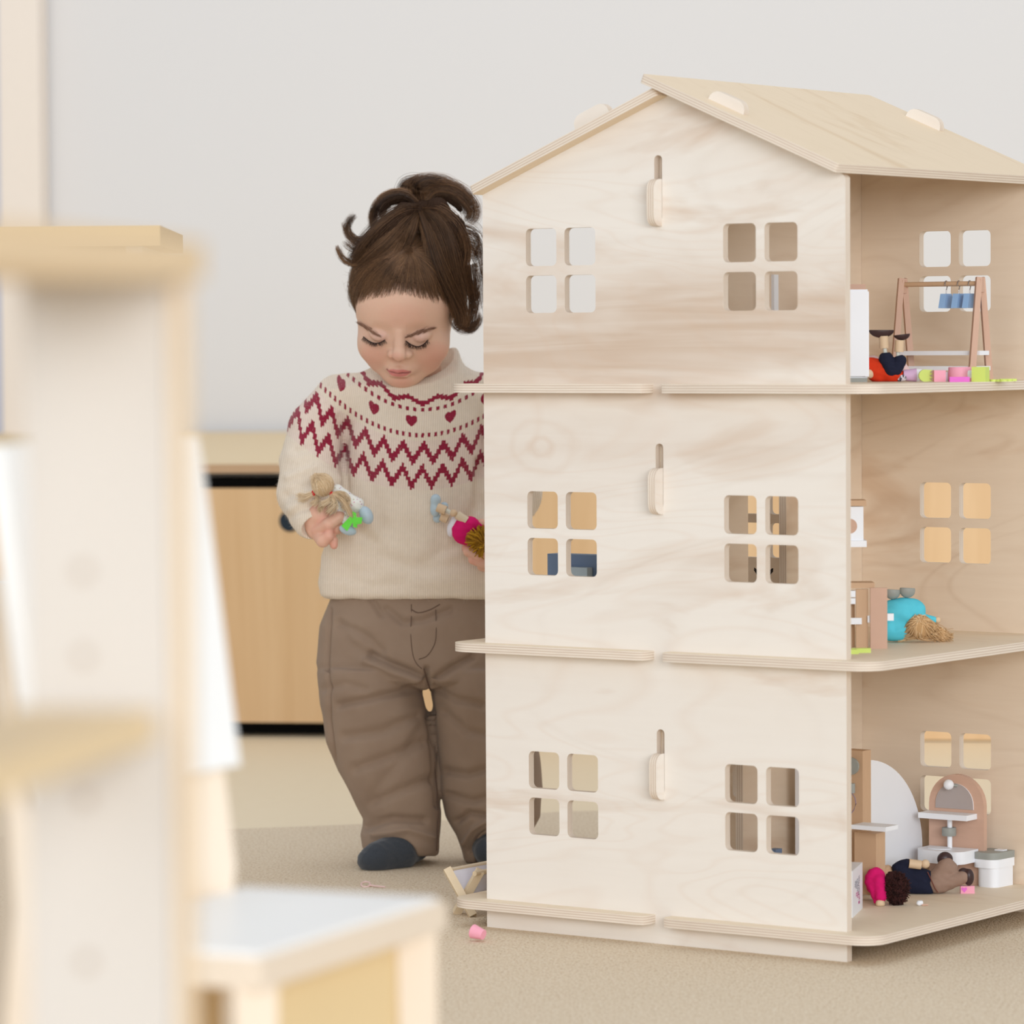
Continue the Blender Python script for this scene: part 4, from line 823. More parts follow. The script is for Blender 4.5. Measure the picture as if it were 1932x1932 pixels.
# fingernails
M_nail = col('fingernail', (240, 190, 182), .25)
for c, r in (((621, 1001, 150), (4.4, 4, 2.6)), ((630, 1032, 139), (4, 3.2, 3))): pxo = fld([('e', c, r)], .6); v0, q0 = pxo.mesh(); cobj('fingernail', M_nail, v0, q0)
# --- brows and lashes
M_brow = strandmat('brow_hair', lin(120, 84, 66), lin(168, 126, 102), .6); M_lash = strandmat('lash_hair', lin(26, 18, 18), lin(60, 44, 42), .5)
SS = []
for P, sgn in (([(678, 611), (690, 618), (705, 628), (721, 637)], -1), ([(762, 638), (780, 631), (800, 624), (819, 620)], 1)):
    c = catmull([(x, y, 0) for x, y in P], 60)
    for i in range(190):
        k_ = rng.integers(2, 58); w = 2.7 * math.sin(math.pi * min(max(k_ / 60, .12), .9)) + .8; b0 = c[k_, :2] + rng.normal(0, 1, 2) * np.array([1.2, w * .62])
        dr_ = (c[min(k_ + 2, 59), :2] - c[max(k_ - 2, 0), :2]); dr_ = dr_ / np.linalg.norm(dr_) * sgn; e = b0 + dr_ * rng.uniform(6, 10) + np.array([0, -1.0])
        SS.append(surf([b0[0], (b0[0] + e[0]) / 2, e[0]], [b0[1], (b0[1] + e[1]) / 2, e[1]], HP, off=.9))
    strands('eyebrow', SS, .00022, child, M_brow, lambda P: CHX(P) - CL); SS = []
LL = []
for P, out in (([(685, 635), (695, 643), (706, 647.5), (717, 646.5), (727, 641)], -1), ([(765, 643), (776, 650.5), (788, 654), (799, 650), (808, 641)], 1)):
    c = catmull([(x, y, 0) for x, y in P], 40); base = surf(c[:, 0], c[:, 1], HP, off=1.2); LL.append(base)
    for i in range(130):
        k_ = rng.integers(1, 39); b0 = base[k_]; t_ = (c[k_, 0] - c[:, 0].min()) / (np.ptp(c[:, 0])); fan = (t_ - .5) * 9 + rng.normal(0, 1.4)
        SS.append(np.stack([b0, b0 + (fan * .4, 3., 3.2), b0 + (fan, rng.uniform(5, 8), 5.5)]))
    strands('eyelashes', SS, .00022, child, M_lash, lambda P: CHX(P) - CL); SS = []
M_ll = plain('lash_line_dark', lin(50, 36, 36), .6)
for b in LL: bmo('lash_line', lambda bm: bm_tube(bm, [Vector(p - CL) for p in CHX(b)], [.0003] + [.0008] * (len(b) - 2) + [.0003], 6), child, [M_ll], 0, True)
# --- hair
M_hair = strandmat('brown_hair', lin(62, 43, 31), lin(184, 138, 98), .42); M_cap = plain('hair_under', lin(62, 44, 33), .8, .1, .5, 260, col2=lin(44, 31, 23))
cf = headfield(2.4); cf.v = cf.v - 1.2; cf.plane((0, -1, 1), -16)
cv, cq = cf.mesh(); cv = h2p(relax(cv, cq, 3))
hf2 = Field((650, 340, -60), (930, 640, 150), 2.2)
HD_ = np.array([0, 0, 27.])
hf2.lo[2] += 27; hf2.ax[2] = hf2.ax[2] + 27
_oc = hf2.cap
hf2.cap = lambda p, q, *a, **k: _oc(np.array(p) + HD_, np.array(q) + HD_, *a, **k)
hf2.cap((785, 478, 50), (792, 396, 52), 15, 13, 8)
hf2.chain([(790, 394, 58), (762, 398, 78), (735, 425, 92), (705, 462, 84), (690, 488, 72)], (11, 14, 18, 15, 6), 12)
hf2.chain([(795, 392, 52), (825, 392, 70), (855, 430, 84), (868, 476, 76), (864, 520, 66), (862, 552, 58)], (11, 17, 20, 17, 10, 4), 12)
hf2.chain([(790, 390, 44), (765, 372, 50), (735, 378, 56), (718, 405, 56)], (9, 9, 8, 5), 8); hf2.chain([(794, 388, 40), (815, 368, 36), (845, 370, 34), (868, 395, 34)], (9, 10, 8, 5), 8)
v2, q2 = hf2.mesh(); n2 = outn(v2, q2); v2 = v2 + n2 * (2.0 * wob(v2 * np.array([1, .35, 1]), 9, 5))[:, None]
hc = cobj('hair_cap', M_cap, np.concatenate([cv, v2]), np.concatenate([cq if orient(cv, cq) > 0 else cq[:, ::-1], (q2 if orient(v2, q2) > 0 else q2[:, ::-1]) + len(cv)]))
SS = []; TT = []
Bl = np.array([14., 132., 24.]); CE = np.array([0, 34, -15.]); RA = np.array([99, 102, 118.]) + 1.5
hv = HV; hcond = hv[:, 1] - hv[:, 2] + 16 + 5 * wob(hv, 26, 3) - 8 * np.exp(-(hv[:, 0] / 26) ** 2)
idx = np.where((hcond > 0) & (hv[:, 1] > -70) & ~((np.abs(hv[:, 0]) > 96) & (hv[:, 1] < 12)))[0]; idx = rng.choice(idx, 6500)
front = np.where((hcond > -9) & (hcond < 24) & (hv[:, 2] > -30))[0]; idx = idx[rng.random(6500) < np.clip((hcond[idx] - 3) / 40, .02, 1)]; idx = np.concatenate([idx, rng.choice(idx, 6500 - len(idx)), rng.choice(front, 2400)])
for j in idx:
    r0 = hv[j]; n = 10; wv = rng.normal(0, 3.6); P = []
    for t in np.linspace(0, 1, n):
        tt = t ** .9; q = r0 * (1 - tt) + (Bl + np.array([rng.normal(0, .1), 0, 0])) * tt - CE; rad = np.linalg.norm(q / RA) + 1e-6
        lift = 1 + .012 * math.sin(math.pi * t) + (.02 if t > 0 else .0); q2_ = q / rad * lift
        w0 = np.clip(t * 5, 0, 1); p = r0 * (1 - w0) + (CE + q2_) * w0; p = p + np.array([wv * math.sin(math.pi * t), 0, 0]); P.append(p)
    P[-1] = Bl + rng.normal(0, 3, 3); SS.append(h2p(np.array(P))); TT.append(np.clip(rng.normal(.36, .2), 0, 1))
strands('scalp_hair', SS, np.where(np.arange(len(SS)) < 6500, .00019, .00011), child, M_hair, lambda P: CHX(P) - CL, np.array(TT), .5)
G = [ # guide, strands, spread start/end, curl
    ([(786, 470, 60), (789, 430, 62), (792, 395, 56)], 220, 9, 7), 
    ([(792, 390, 48), (762, 364, 60), (724, 372, 70), (704, 404, 70), (707, 436, 65), (700, 458, 62)], 260, 6, 6),
    ([(790, 392, 55), (757, 396, 84), (722, 420, 98), (692, 452, 92), (672, 480, 80), (664, 500, 70)], 420, 6, 13),
    ([(790, 398, 60), (766, 424, 96), (738, 456, 108), (710, 482, 102), (690, 500, 92), (676, 512, 80)], 420, 6, 11),
    ([(788, 400, 62), (775, 440, 96), (755, 480, 110), (732, 512, 108), (715, 530, 100)], 260, 5, 9),
    ([(710, 446, 84), (688, 456, 82), (668, 452, 78), (655, 434, 74), (660, 416, 72), (672, 404, 70)], 120, 7, 4),
    ([(705, 446, 84), (680, 460, 82), (662, 450, 78), (650, 430, 74), (645, 418, 72)], 26, 6, 3.5),
    ([(706, 478, 84), (686, 494, 82), (664, 497, 78), (648, 489, 74), (639, 474, 72), (636, 462, 70)], 95, 6, 3.5),
    ([(702, 462, 84), (684, 466, 82), (662, 464, 78), (650, 452, 76)], 40, 5, 5),
    ([(796, 388, 46), (822, 358, 46), (858, 364, 46), (882, 386, 44), (889, 404, 42), (876, 420, 42)], 280, 7, 9),
    ([(793, 384, 40), (776, 354, 44), (800, 346, 36), (842, 352, 26), (872, 380, 22), (884, 410, 20)], 300, 6, 11),
    ([(790, 390, 45), (768, 366, 44), (766, 352, 36), (790, 346, 28), (816, 356, 20)], 240, 6, 10),
    ([(793, 388, 42), (788, 358, 48), (812, 347, 40), (845, 358, 30), (864, 384, 26)], 240, 6, 11),
    ([(786, 392, 46), (758, 374, 44), (735, 374, 38), (716, 390, 34), (708, 422, 32)], 160, 6, 9),
    ([(797, 393, 58), (832, 396, 88), (864, 428, 94), (878, 470, 84), (872, 512, 76), (886, 545, 66), (893, 566, 60)], 460, 7, 13),
    ([(797, 398, 62), (824, 424, 104), (842, 470, 110), (852, 520, 102), (862, 560, 88), (866, 600, 74)], 460, 6, 12),
    ([(796, 402, 62), (812, 446, 108), (826, 492, 114), (844, 536, 106), (862, 572, 88), (872, 606, 74), (858, 624, 70)], 420, 5, 10),
    ([(800, 402, 60), (806, 450, 104), (812, 500, 112), (834, 545, 104), (860, 560, 80)], 220, 5, 9),
    ([(880, 500, 70), (886, 540, 64), (892, 566, 60), (888, 596, 60), (876, 618, 62), (890, 624, 62), (904, 608, 60)], 110, 9, 5),
    ([(868, 560, 66), (876, 600, 60), (890, 620, 58), (904, 606, 56), (906, 588, 54)], 80, 9, 5),
    ([(858, 590, 76), (862, 612, 72), (880, 622, 66), (898, 612, 62), (903, 596, 60)], 70, 7, 5),
    ([(876, 430, 60), (896, 440, 56), (902, 462, 52), (896, 478, 50), (908, 486, 48)], 26, 10, 5),
    ([(880, 460, 60), (900, 500, 54), (908, 545, 50), (905, 585, 50)], 22, 9, 5),
    ([(872, 440, 60), (898, 452, 50), (906, 500, 46), (900, 548, 48), (908, 600, 50)], 40, 8, 8),
    ([(870, 520, 60), (890, 540, 54), (896, 580, 54), (884, 612, 58)], 40, 7, 6),
    ([(868, 470, 64), (892, 468, 60), (900, 480, 56), (886, 486, 54)], 50, 10, 5)]
SS = []; TT = []
for P, nn, s0, s1 in G:
    c = catmull(P, 13) + HD_; T_ = np.gradient(c, axis=0); T_ /= np.linalg.norm(T_, axis=1, keepdims=True); A_ = np.cross(T_, [0, 0, 1.]); A_ /= np.linalg.norm(A_, axis=1, keepdims=True) + 1e-6; B_ = np.cross(T_, A_)
    ncl = 9; cl = rng.normal(0, 1, (ncl, 2)); ct = rng.normal(0, .12, ncl)
    for i in range(int(nn * 1.55)):
        k_ = rng.integers(ncl); o2 = cl[k_] * .75 + rng.normal(0, .42, 2); t = np.linspace(0, 1, 13); sp_ = (s0 + (s1 - s0) * np.sin(np.clip(t * 1.35, 0, 1) * math.pi / 2)) * (1 - .25 * t ** 4)
        ph = rng.uniform(0, 6.28); ww = 1.9 * np.sin(t * 8 + ph) * t; stop = rng.uniform(.82, 1.0)
        p = c + A_ * (o2[0] * sp_ + ww)[:, None] + B_ * (o2[1] * sp_ * .8)[:, None]
        p = np.stack([np.interp(t * stop, t, p[:, q]) for q in range(3)], 1); SS.append(p); TT.append(np.clip(.36 + ct[k_] + rng.normal(0, .17) + .10 * o2[1], 0, 1))
strands('ponytail', SS, .00019, child, M_hair, lambda P: CHX(P) - CL, np.array(TT), .35)
SS = []
for i in range(110):   # stray hairs
    a = rng.uniform(-3.0, .3); r_ = 98; b0 = np.array([778 + r_ * math.cos(a) * .85, 470 + r_ * math.sin(a) * .95, 35 + rng.normal(0, 20)]); d_ = np.array([math.cos(a), math.sin(a), 0]); sd = np.array([-math.sin(a), math.cos(a), 0]) * rng.normal(0, 10)
    SS.append(catmull([b0 - d_ * 12, b0 + d_ * 3 + sd * .4, b0 + d_ * rng.uniform(6, 18) + sd], 10))
for i in range(30):
    b0 = np.array([672 + rng.normal(0, 3), 540 + rng.uniform(-40, 30), 30]); SS.append(catmull([b0, b0 + (-10, 4 + rng.normal(0, 5), 0), b0 + (-rng.uniform(8, 24), rng.normal(0, 12), 0)], 10))
_sh = strands('stray_hair', SS, .00011, child, M_hair, lambda P: CHX(P) - CL, None, .4); _sh['kind'] = 'stuff'
bmo('hair_tie', lambda bm: bm_tube(bm, [Vector(p - CL) for p in CHX(np.array([[789 + 15 * math.cos(a), 404 + 5 * math.sin(a), 82 + 15 * math.sin(a)] for a in np.linspace(0, 6.28, 20)]))], .0022, 8), child, [M_cap], 0, True)
# --- sweater
SF = Field((505, 655, -125), (1035, 1140, 190), 2.5)
SF.loft([(690, 790, 84, -4, 64), (712, 790, 112, -4, 70), (745, 788, 130, 0, 78), (820, 786, 134, 4, 90), (900, 786, 140, 8, 96), (980, 787, 158, 10, 100), (1050, 789, 182, 8, 104), (1100, 791, 191, 6, 106), (1122, 791, 187, 6, 102), (1131, 791, 180, 6, 98)], 10, e=2.2, rnd=7)
SF.cap((668, 752, -4), (905, 752, -4), 47, 47, 22)
SF.chain([(640, 752, 0), (596, 812, 6)], (48, 53), 14); SF.chain([(596, 812, 6), (587, 880, 22), (589, 928, 40)], (53, 61, 66), 2.5); SF.chain([(588, 932, 34), (590, 962, 82), (590, 982, 110)], (62, 50, 37), 8)
SF.chain([(938, 752, 0), (960, 812, 6)], (48, 53), 14); SF.chain([(960, 812, 6), (962, 880, 14), (962, 930, 30)], (53, 56, 58), 5); SF.chain([(962, 934, 34), (950, 975, 82), (936, 1006, 112)], (56, 44, 35), 14)
SF.cap((790, 728, -14), (800, 676, -22), 84, 68, 26)          # collar rising round the neck
for P in (((596, 1000, 132), (604, 1004, 165)), ((926, 1020, 134), (922, 1030, 165))): SF.cap(P[0], P[1], 25, 27, 5, 's')   # cuff openings
SF.cap((804, 640, -16), (792, 704, 2), 58, 52, 6, 's'); SF.ell((758, 668, 55), (62, 50, 60), 6, 's')     # neck opening
SF.plane((-.15, -1.0, .5), -806)  # collar rim, higher at the back
SV, SQ = SF.mesh(); SV = relax(SV, SQ, 2); SN = outn(SV, SQ)
SV = SV + SN * (2.2 * wob(SV, 85, 2) + 1.1 * wob(SV, 38, 8))[:, None]
SV = carve(SV, SN, [([(655, 800), (648, 870), (652, 930), (664, 985)], 7, 7), ([(640, 790), (652, 812)], 9, 5), ([(905, 870), (902, 930), (915, 985)], 8, 10), ([(545, 900), (600, 880), (640, 905)], 8, -5), ([(540, 935), (590, 915), (645, 940)], 9, 6),
    ([(548, 960), (585, 942), (630, 948)], 8, -4), ([(560, 850), (615, 835)], 9, 4), ([(535, 985), (560, 965), (600, 950)], 6, 4), ([(690, 1040), (800, 1075), (905, 1055)], 14, 5), ([(640, 1085), (700, 1105), (760, 1100)], 12, 4), ([(690, 880), (720, 990), (700, 1060)], 16, 5), ([(660, 990), (700, 1020)], 12, 6), ([(895, 960), (860, 1030), (800, 1060)], 13, 5), ([(620, 1050), (660, 1075), (700, 1080)], 10, 4), ([(830, 925), (850, 980), (830, 1030)], 15, 3)])
SV, SQ = subdiv(SV, SQ); SN = outn(SV, SQ)
x, y = SV[:, 0], SV[:, 1]; c = y.copy()
for _ in range(6):
    k_ = np.interp(c, [735, 755, 771, 820, 900, 940, 1060], [.0046, .0042, .0034, .0026, .0019, .0016, .0001]); xc = np.interp(c, [750, 820, 930], [798, 795, 790]); dx = x - xc; c = .5 * c + .5 * (y + k_ * dx * dx)
a_ = 2 * k_ * dx; uu = .5 * dx * np.sqrt(1 + a_ * a_) + np.arcsinh(a_) / (4 * k_ + 1e-9)
far = np.abs(dx) > 150
ST, RW = 4.3, 3.6; ui = (np.floor(uu / ST) + .5) * ST; vi = (np.floor(c / RW) + .5) * RW
tri = lambda u, p: np.abs(((u / p) % 1) - .5) * 2
pat = np.zeros(len(SV), bool)
pat |= np.abs(vi - (750 + 12 * tri(ui, 56))) < 4.6
pat |= (np.abs(c - 773) < 3.6) & ((((uu + 3) / 14.5) % 1) < .45) ; pat |= (np.abs(c - 821) < 4.2) & (((uu / 12.2) % 1) < .42)
for u0 in (-250, -172, -95, -20, 55, 130, 205):
    X = (uu - u0) / 10.2; Yh = -(c - 797) / 10.2; pat |= (X * X + Yh * Yh - .85) ** 3 - X * X * Yh ** 3 * 1.3 < 0
pat |= (np.abs(vi - (840 + 31 * tri(ui + 14, 38))) < 9.0); pat |= (np.abs(vi - (883 + 34 * tri(ui + 14, 38))) < 9.0)
pat &= (c > 742) & (c < 930)
crm = np.array(lin(238, 224, 206)); bur = np.array(lin(150, 26, 58)); cc = np.where(pat[:, None], bur, crm)
band = ((c > 832) & (c < 925) & ~pat).astype(float) * .30; cc = mixc(cc, band, lin(236, 206, 204))
SC_ = cc * (1 + .03 * wob(SV, 12, 4))[:, None]
N = NT('knitted_wool'); a = N.n('ShaderNodeVertexColor', layer_name='Col'); au = N.n('ShaderNodeAttribute', attribute_name='ku'); av = N.n('ShaderNodeAttribute', attribute_name='kv')
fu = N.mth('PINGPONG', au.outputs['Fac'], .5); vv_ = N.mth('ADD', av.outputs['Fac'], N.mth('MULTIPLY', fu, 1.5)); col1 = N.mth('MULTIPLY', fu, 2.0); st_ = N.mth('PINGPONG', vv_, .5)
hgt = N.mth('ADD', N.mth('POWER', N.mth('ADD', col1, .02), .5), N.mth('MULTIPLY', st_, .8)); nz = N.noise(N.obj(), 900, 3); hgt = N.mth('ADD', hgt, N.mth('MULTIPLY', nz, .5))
dk = N.ramp(fu, [(.0, (.78, .74, .70)), (.16, (1, 1, 1))]); N.l(N.mix(1., a.outputs['Color'], dk, 'MULTIPLY'), N.b.inputs['Base Color'])  # shade in the grooves between stitch columns painted into the wool colour
N.b.inputs['Roughness'].default_value = .95; N.b.inputs['Specular IOR Level'].default_value = .08; N.b.inputs['Sheen Weight'].default_value = .25; N.b.inputs['Sheen Roughness'].default_value = .6; N.bump(hgt, .55, .0009); M_knit = N.m
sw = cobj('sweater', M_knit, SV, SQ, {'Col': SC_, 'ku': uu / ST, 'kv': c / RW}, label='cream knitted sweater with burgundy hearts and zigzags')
fz = rng.choice(len(SV), 9000); SS = []
for j in fz:
    n_ = SN[j]; r3 = rng.normal(0, 1, 3); SS.append(np.stack([SV[j], SV[j] + n_ * 2.0 + r3 * .8, SV[j] + n_ * rng.uniform(2.2, 5.0) + r3 * 2.2]))
M_fuzz = plain('wool_fuzz', lin(236, 222, 204), .95, .05); strands('wool_fuzz', SS, .00009, sw, M_fuzz, lambda P: CHX(P) - CL)['kind'] = 'stuff'
# --- trousers
TF = Field((578, 1085, -135), (1045, 1640, 150), 2.6)
TF.loft([(1100, 791, 160, 2, 90), (1130, 791, 168, 2, 94), (1180, 790, 188, 2, 100), (1250, 790, 194, 0, 104), (1285, 795, 190, 0, 100), (1300, 800, 176, 0, 80)], 0, rnd=16)
LG = [(1262, 697, 98, 0, 98), (1310, 699, 97, 4, 94), (1330, 703, 100, 5, 93), (1350, 712, 104, 6, 92), (1400, 719, 103, 8, 88), (1450, 731, 96, 8, 84), (1500, 746, 85, 6, 80), (1545, 757, 73, 2, 76), (1575, 755, 75, 4, 78), (1598, 757, 73, 6, 78), (1616, 762, 66, 4, 70)]
TF.loft(LG, 4, rnd=9)
RG = [(1262, 894, 86, 0, 98), (1310, 903, 90, 4, 94), (1330, 907, 92, 4, 93), (1350, 907, 97, 4, 92), (1430, 923, 96, 4, 88), (1490, 927, 99, 2, 84), (1540, 931, 88, 0, 78), (1575, 930, 70, -4, 72), (1605, 928, 58, -8, 66), (1628, 928, 52, -8, 60)]
TF.loft(RG, 4, rnd=9)
TF.ell((741, 1622, 78), (48, 40, 60), 8, 's'); TF.cap((755, 1640, 0), (752, 1600, 10), 44, 38, 6, 's'); TF.ell((924, 1625, 62), (30, 52, 50), 8, 's')
TV, TQ = TF.mesh(); TV = relax(TV, TQ, 2); TN = outn(TV, TQ)
TV = TV + TN * (3.4 * wob(TV, 120, 1) + 1.8 * wob(TV * np.array([1, .6, 1]), 52, 7))[:, None]
TV = carve(TV, TN, [(P_, w_ * .85, a_ * 1.7) for P_, w_, a_ in [([(700, 1234), (735, 1252), (775, 1268), (800, 1280)], 9, 7), ([(690, 1246), (740, 1268), (790, 1284)], 9, -5), ([(640, 1330), (700, 1318), (770, 1302), (800, 1292)], 9, 6), ([(818, 1284), (850, 1262), (890, 1240)], 9, 7), ([(822, 1300), (860, 1320), (910, 1330)], 9, 5),
    ([(805, 1262), (812, 1330), (820, 1440), (826, 1520)], 6, 6), ([(640, 1175), (690, 1200), (720, 1228)], 10, 4), ([(650, 1390), (720, 1380), (790, 1350)], 12, 5), ([(670, 1450), (740, 1425), (800, 1400)], 12, 5), ([(700, 1515), (760, 1490), (815, 1470)], 12, 5), ([(690, 1560), (740, 1545), (800, 1548)], 9, 6), ([(705, 1575), (770, 1566), (815, 1580)], 7, -4),
    ([(840, 1455), (880, 1462), (930, 1450)], 10, 6), ([(846, 1500), (890, 1512), (940, 1500)], 9, 5), ([(862, 1550), (885, 1535), (915, 1540)], 8, 6), ([(878, 1590), (893, 1565), (915, 1550)], 6, -6), ([(885, 1605), (902, 1580), (917, 1568)], 5, 5), ([(730, 1150), (760, 1175), (800, 1170), (850, 1150)], 9, 4), ([(700, 1130), (720, 1160)], 8, 4), ([(622, 1150), (617, 1250), (621, 1360), (632, 1450)], 4.5, 5), ([(840, 1345), (880, 1380), (940, 1390)], 10, 4), ([(610, 1300), (650, 1290), (690, 1300)], 10, 3), ([(810, 1345), (770, 1420), (700, 1500)], 14, 3), ([(700, 1240), (660, 1215), (640, 1180)], 12, 3)]])
N = NT('brown_cotton'); v = N.obj((1, 1, 1)); nz = N.noise(v, 1500, 2); bg = N.noise(v, 14, 3, .6); N.l(N.mix(N.mth('MULTIPLY', bg, .9), lin(166, 145, 127), lin(143, 121, 104)), N.b.inputs['Base Color']); N.b.inputs['Roughness'].default_value = .92; N.b.inputs['Specular IOR Level'].default_value = .1
N.b.inputs['Sheen Weight'].default_value = .12; N.bump(N.mth('ADD', nz, N.mth('MULTIPLY', N.noise(v, 60, 4), 1.6)), .35, .0012); M_trou = N.m
tr = cobj('trousers', M_trou, TV, TQ)
M_seam = plain('trouser_stitching', lin(112, 92, 80), .9, .1)
def seam(P, r=.0007):
    c_ = catmull([(x_, y_, 0) for x_, y_ in P], 30); s_ = surf(c_[:, 0], c_[:, 1], TV, off=-.2); s_[:, 2] = np.convolve(np.pad(s_[:, 2], 3, 'edge'), np.ones(7) / 7, 'valid')
    tube('seam', [Vector(p - CL) for p in CHX(s_)], r, tr, M_seam, 6)
seam([(776, 1140), (776, 1165), (775, 1200), (779, 1235), (786, 1252), (796, 1262)]); seam([(822, 1150), (823, 1190), (820, 1215), (806, 1237), (790, 1244)]); seam([(800, 1262), (806, 1285), (812, 1303)], .0009)
seam([(776, 1150), (790, 1156), (812, 1150), (830, 1140)], .0008); seam([(818, 1360), (820, 1440), (826, 1510), (826, 1570), (824, 1606)], .0009)
# --- socks
M_sock = plain('charcoal_wool_sock', lin(74, 80, 88), .95, .08, .5, 700, .5, .001, sheen=.3, col2=lin(48, 52, 60))
KF = Field((660, 1560, -60), (840, 1665, 150), 1.8); KF.chain([(785, 1560, -8), (780, 1596, 2), (748, 1609, 52), (712, 1618, 92)], (26, 28, 37, 30), 12); KF.ell((694, 1624, 92), (20, 19, 26), 12)
v_, q_ = KF.mesh(); v_ = relax(v_, q_, 2); n_ = outn(v_, q_); v_ += n_ * (.8 * wob(v_, 14, 2))[:, None]; cobj('sock', M_sock, v_, q_)
KF = Field((870, 1545, -60), (985, 1660, 140), 1.8); KF.chain([(935, 1560, -20), (934, 1590, -14), (926, 1600, 30), (922, 1606, 62)], (30, 32, 33, 27), 12)
v_, q_ = KF.mesh(); v_ = relax(v_, q_, 2); cobj('sock', M_sock, v_, q_)
# ------------------------------------------------------------ the two dolls in the hands
def hdoll(name, label, p): return thing(name, label, 'doll', Vector(CHX(np.array([p], float))[0]))
def dob(dl, name, mat, prims, h=1., noise=None, label=None, field=None):
    V, Q = (field or fld(prims, h)).mesh(); V = relax(V, Q, 1)
    if noise: V = V + outn(V, Q) * (noise[0] * wob(V, noise[1]))[:, None]
    Wd = CHX(V)
    if orient(Wd, Q) < 0: Q = Q[:, ::-1]
    o = link(name, mesh_np(name, Wd - np.array(dl.location), Q), dl, [mat])
    if label: o['label'] = label
    return o
d1 = hdoll('yarn_doll', 'small toy doll with blond yarn pigtails and green bow in the left-hand fist', (640, 975, 150)); o1 = np.array(d1.location)
N = NT('flowered_cloth'); vo = N.n('ShaderNodeTexVoronoi'); vo.inputs['Scale'].default_value = 260; N.l(N.obj(), vo.inputs['Vector']); f1 = N.ramp(vo.outputs['Distance'], [(.22, (1, 1, 1)), (.30, (0, 0, 0))]); hue = N.ramp(N.noise(N.obj(), 160, 1), [(.4, lin(150, 110, 190)), (.5, lin(216, 130, 160)), (.6, lin(176, 172, 120))])
N.l(N.mix(N.mth('MULTIPLY', f1, .8), lin(236, 236, 230), hue), N.b.inputs['Base Color']); N.b.inputs['Roughness'].default_value = .9; M_flower = N.m
dob(d1, 'head', plain('blond_scalp', lin(206, 178, 140), .9), [('e', (609, 915, 150), (21.5, 22.5, 21))])
dob(d1, 'dress', M_flower, [('c', (636, 926, 142), (670, 952, 152), 12, 14, 8), ('e', (670, 952, 154), (17, 14, 12), 6), ('e', (660, 982, 146), (16, 14, 12), 6), ('c', (640, 950, 140), (648, 966, 140), 14, 9, 8)], 1., (1., 12))
M_green = col('green_felt_ribbon', (112, 224, 78), .8, .1)
dob(d1, 'shoe', M_shoe, [('e', (691, 972, 158), (12.5, 18, 12), 4, [[.90, .43, 0], [-.43, .90, 0], [0, 0, 1]])]); dob(d1, 'shoe', M_shoe, [('e', (656, 1000, 160), (17, 9.5, 11), 4, [[.95, -.31, 0], [.31, .95, 0], [0, 0, 1]])])
for P in ([(665, 965), (672, 968), (674, 996), (666, 994)], [(668, 982), (661, 974), (644, 992), (655, 1002)], [(668, 982), (672, 976), (684, 976), (682, 988), (670, 990)]):
    def rb(bm, P=P):
        A0 = [bm.verts.new(Vector(q - o1)) for q in CHX(np.array([(x_, y_, 176 + i * .6) for i, (x_, y_) in enumerate(P)], float))]; B0 = [bm.verts.new(Vector(q - o1)) for q in CHX(np.array([(x_, y_, 173 + i * .6) for i, (x_, y_) in enumerate(P)], float))]
        bm.faces.new(A0); bm.faces.new(B0[::-1])
        for i in range(len(P)): j = (i + 1) % len(P); bm.faces.new([A0[i], B0[i], B0[j], A0[j]])
    bmo('ribbon', rb, d1, [M_green], .0003, label='bright green ribbon')
for c_ in ((626, 933, 160), (592, 930, 150)): dob(d1, 'hair_band', col('red_thread', (208, 26, 40), .8), [('e', c_, (4.5, 6, 5))], .8)
SS = []; TT = []
for i in range(420):
    a = rng.uniform(0, 6.28); r0 = np.array([600 + rng.normal(0, 5), 897 + rng.normal(0, 2), 156.]); e = np.array([609 + 21.5 * math.cos(a), 915 + 22 * math.sin(a), 152 + rng.uniform(0, 8)]); m = (r0 + e) / 2 - np.array([609, 915, 150.]); m = m / np.linalg.norm(m / np.array([21.5, 22.5, 21])) * 1.03 + np.array([609, 915, 150.]); SS.append(catmull([r0 + (0, 0, 4), m, e], 10)); TT.append(rng.uniform(.2, 1))
for P, nn, s1 in (([(594, 930, 150), (584, 934, 148), (574, 938, 146), (566, 936, 144)], 150, 8), ([(596, 934, 150), (600, 944, 156), (592, 952, 156)], 60, 6), ([(626, 934, 162), (640, 938, 168), (652, 950, 170), (664, 975, 172)], 90, 5), ([(626, 934, 162), (620, 946, 166), (606, 954, 166), (604, 962, 162)], 90, 6), ([(627, 936, 164), (632, 950, 170), (622, 964, 168)], 110, 8), ([(628, 932, 162), (645, 930, 166), (656, 944, 168), (650, 958, 168)], 90, 5)):
    c_ = catmull(P, 10)
    for i in range(nn): o_ = rng.normal(0, 1, 3); SS.append(c_ + o_ * np.linspace(1.5, s1 * .55, 10)[:, None]); TT.append(rng.uniform(.2, 1))
strands('hair', SS, .00035, d1, M_blond, lambda P: CHX(P) - o1, np.array(TT), .7)
d2 = hdoll('yarn_doll', 'small toy doll in pink felt with mustard yarn hair at the dollhouse edge', (880, 995, 150)); o2_ = np.array(d2.location)
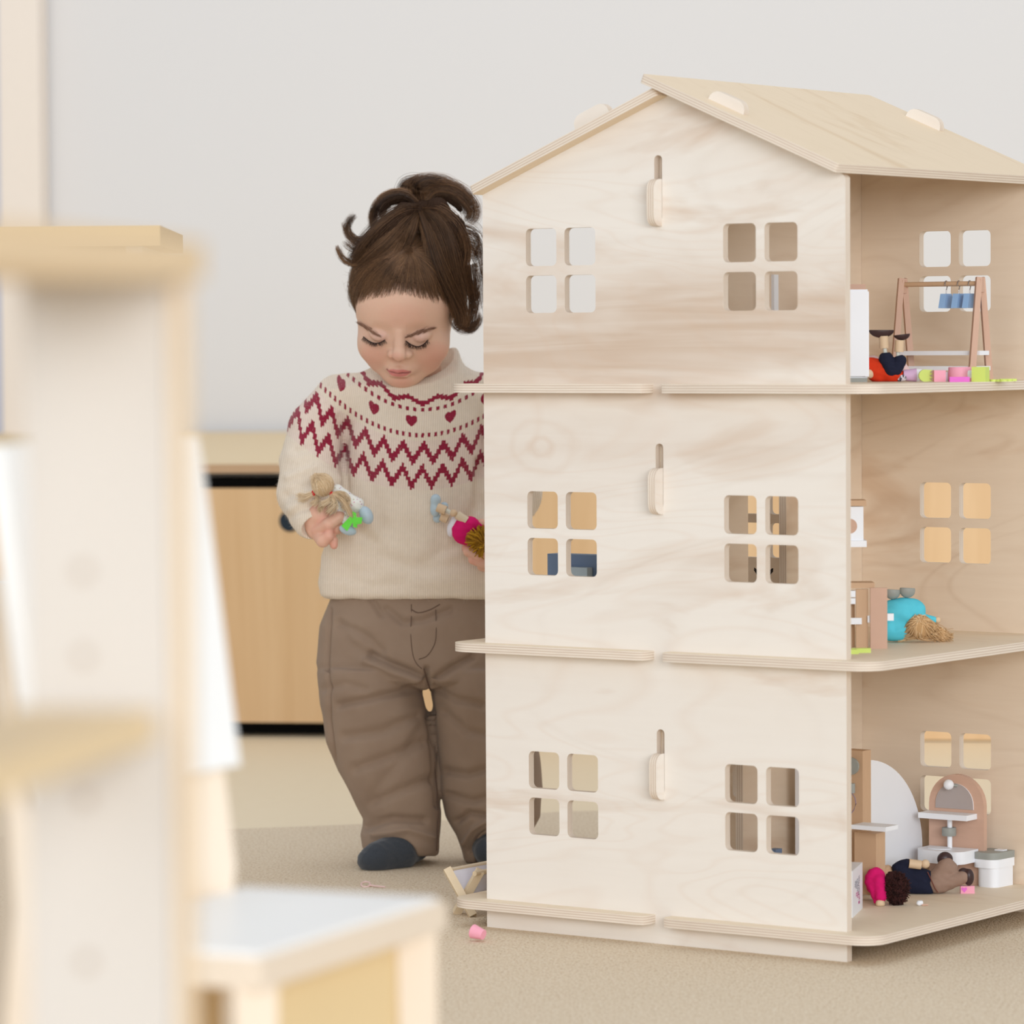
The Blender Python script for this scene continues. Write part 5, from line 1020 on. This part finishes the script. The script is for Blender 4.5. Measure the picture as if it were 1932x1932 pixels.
dob(d2, 'shoe', M_shoe, [('e', (822, 943, 150), (10, 11, 10), 4), ('e', (821, 960, 150), (9.5, 15, 9), 6)]); dob(d2, 'shoe', M_shoe, [('e', (825, 978, 140), (8.5, 8.5, 8)), ('e', (838, 955, 134), (8, 8, 7), 4)])
for a, b in (((825, 957, 156), (841, 963, 158)), ((832, 974, 146), (845, 980, 148))):
    q = CHX(np.array([a, b], float)) - o2_; tube('lower_leg', [q[0], q[1]], .0060, d2, M_peg, 18)
q = CHX(np.array([(841, 962, 158), (850, 967, 158)], float)) - o2_; tube('rope_joint', [q[0], q[1]], .0028, d2, M_rope, 8)
dob(d2, 'hand', M_peg, [('e', (856, 968, 160), (7.2, 7.2, 7))], .8); q = CHX(np.array([(862, 971, 160), (880, 983, 160)], float)) - o2_; tube('forearm', [q[0], q[1]], .0060, d2, col('pale_doll_beech', (232, 214, 186)), 18)
dob(d2, 'petticoat', M_cloth, [('e', (856, 992, 146), (11, 22, 14), 4, [[.94, -.34, 0], [.34, .94, 0], [0, 0, 1]])])
dob(d2, 'top', M_hot, [('e', (872, 1002, 154), (20, 24, 18), 4), ('e', (890, 990, 158), (14, 14, 14), 4), ('c', (885, 985, 150), (912, 998, 148), 11, 12, 6), ('e', (884, 1012, 150), (18, 16, 16), 8), ('-c', (880, 992, 176), (900, 1012, 176), 3, 3, 6)], 1., (1.2, 14))
dob(d2, 'head', plain('mustard_scalp', lin(160, 112, 24), .9), [('e', (912, 1020, 160), (13, 16, 14))])
SS = []
for i in range(170):
    a = rng.uniform(1.7, 5.2); L0 = rng.uniform(15, 32); e = np.array([908 + L0 * math.cos(a), 1018 + L0 * .9 * math.sin(a), 172 + rng.uniform(-8, 10)]); c0 = np.array([913, 1024, 168.]); m = (c0 + e) / 2 + rng.normal(0, 2.5, 3) + (0, 0, 5); SS.append(catmull([c0, m, e], 8))
for i in range(16): SS.append(catmull([(912, 1030, 172), (906 + rng.normal(0, 3), 1040, 176), (906 + rng.normal(0, 5), 1050 + rng.normal(0, 2), 174)], 8))
strands('hair', SS, .0010, d2, M_mustard, lambda P: CHX(P) - o2_, None, .85)
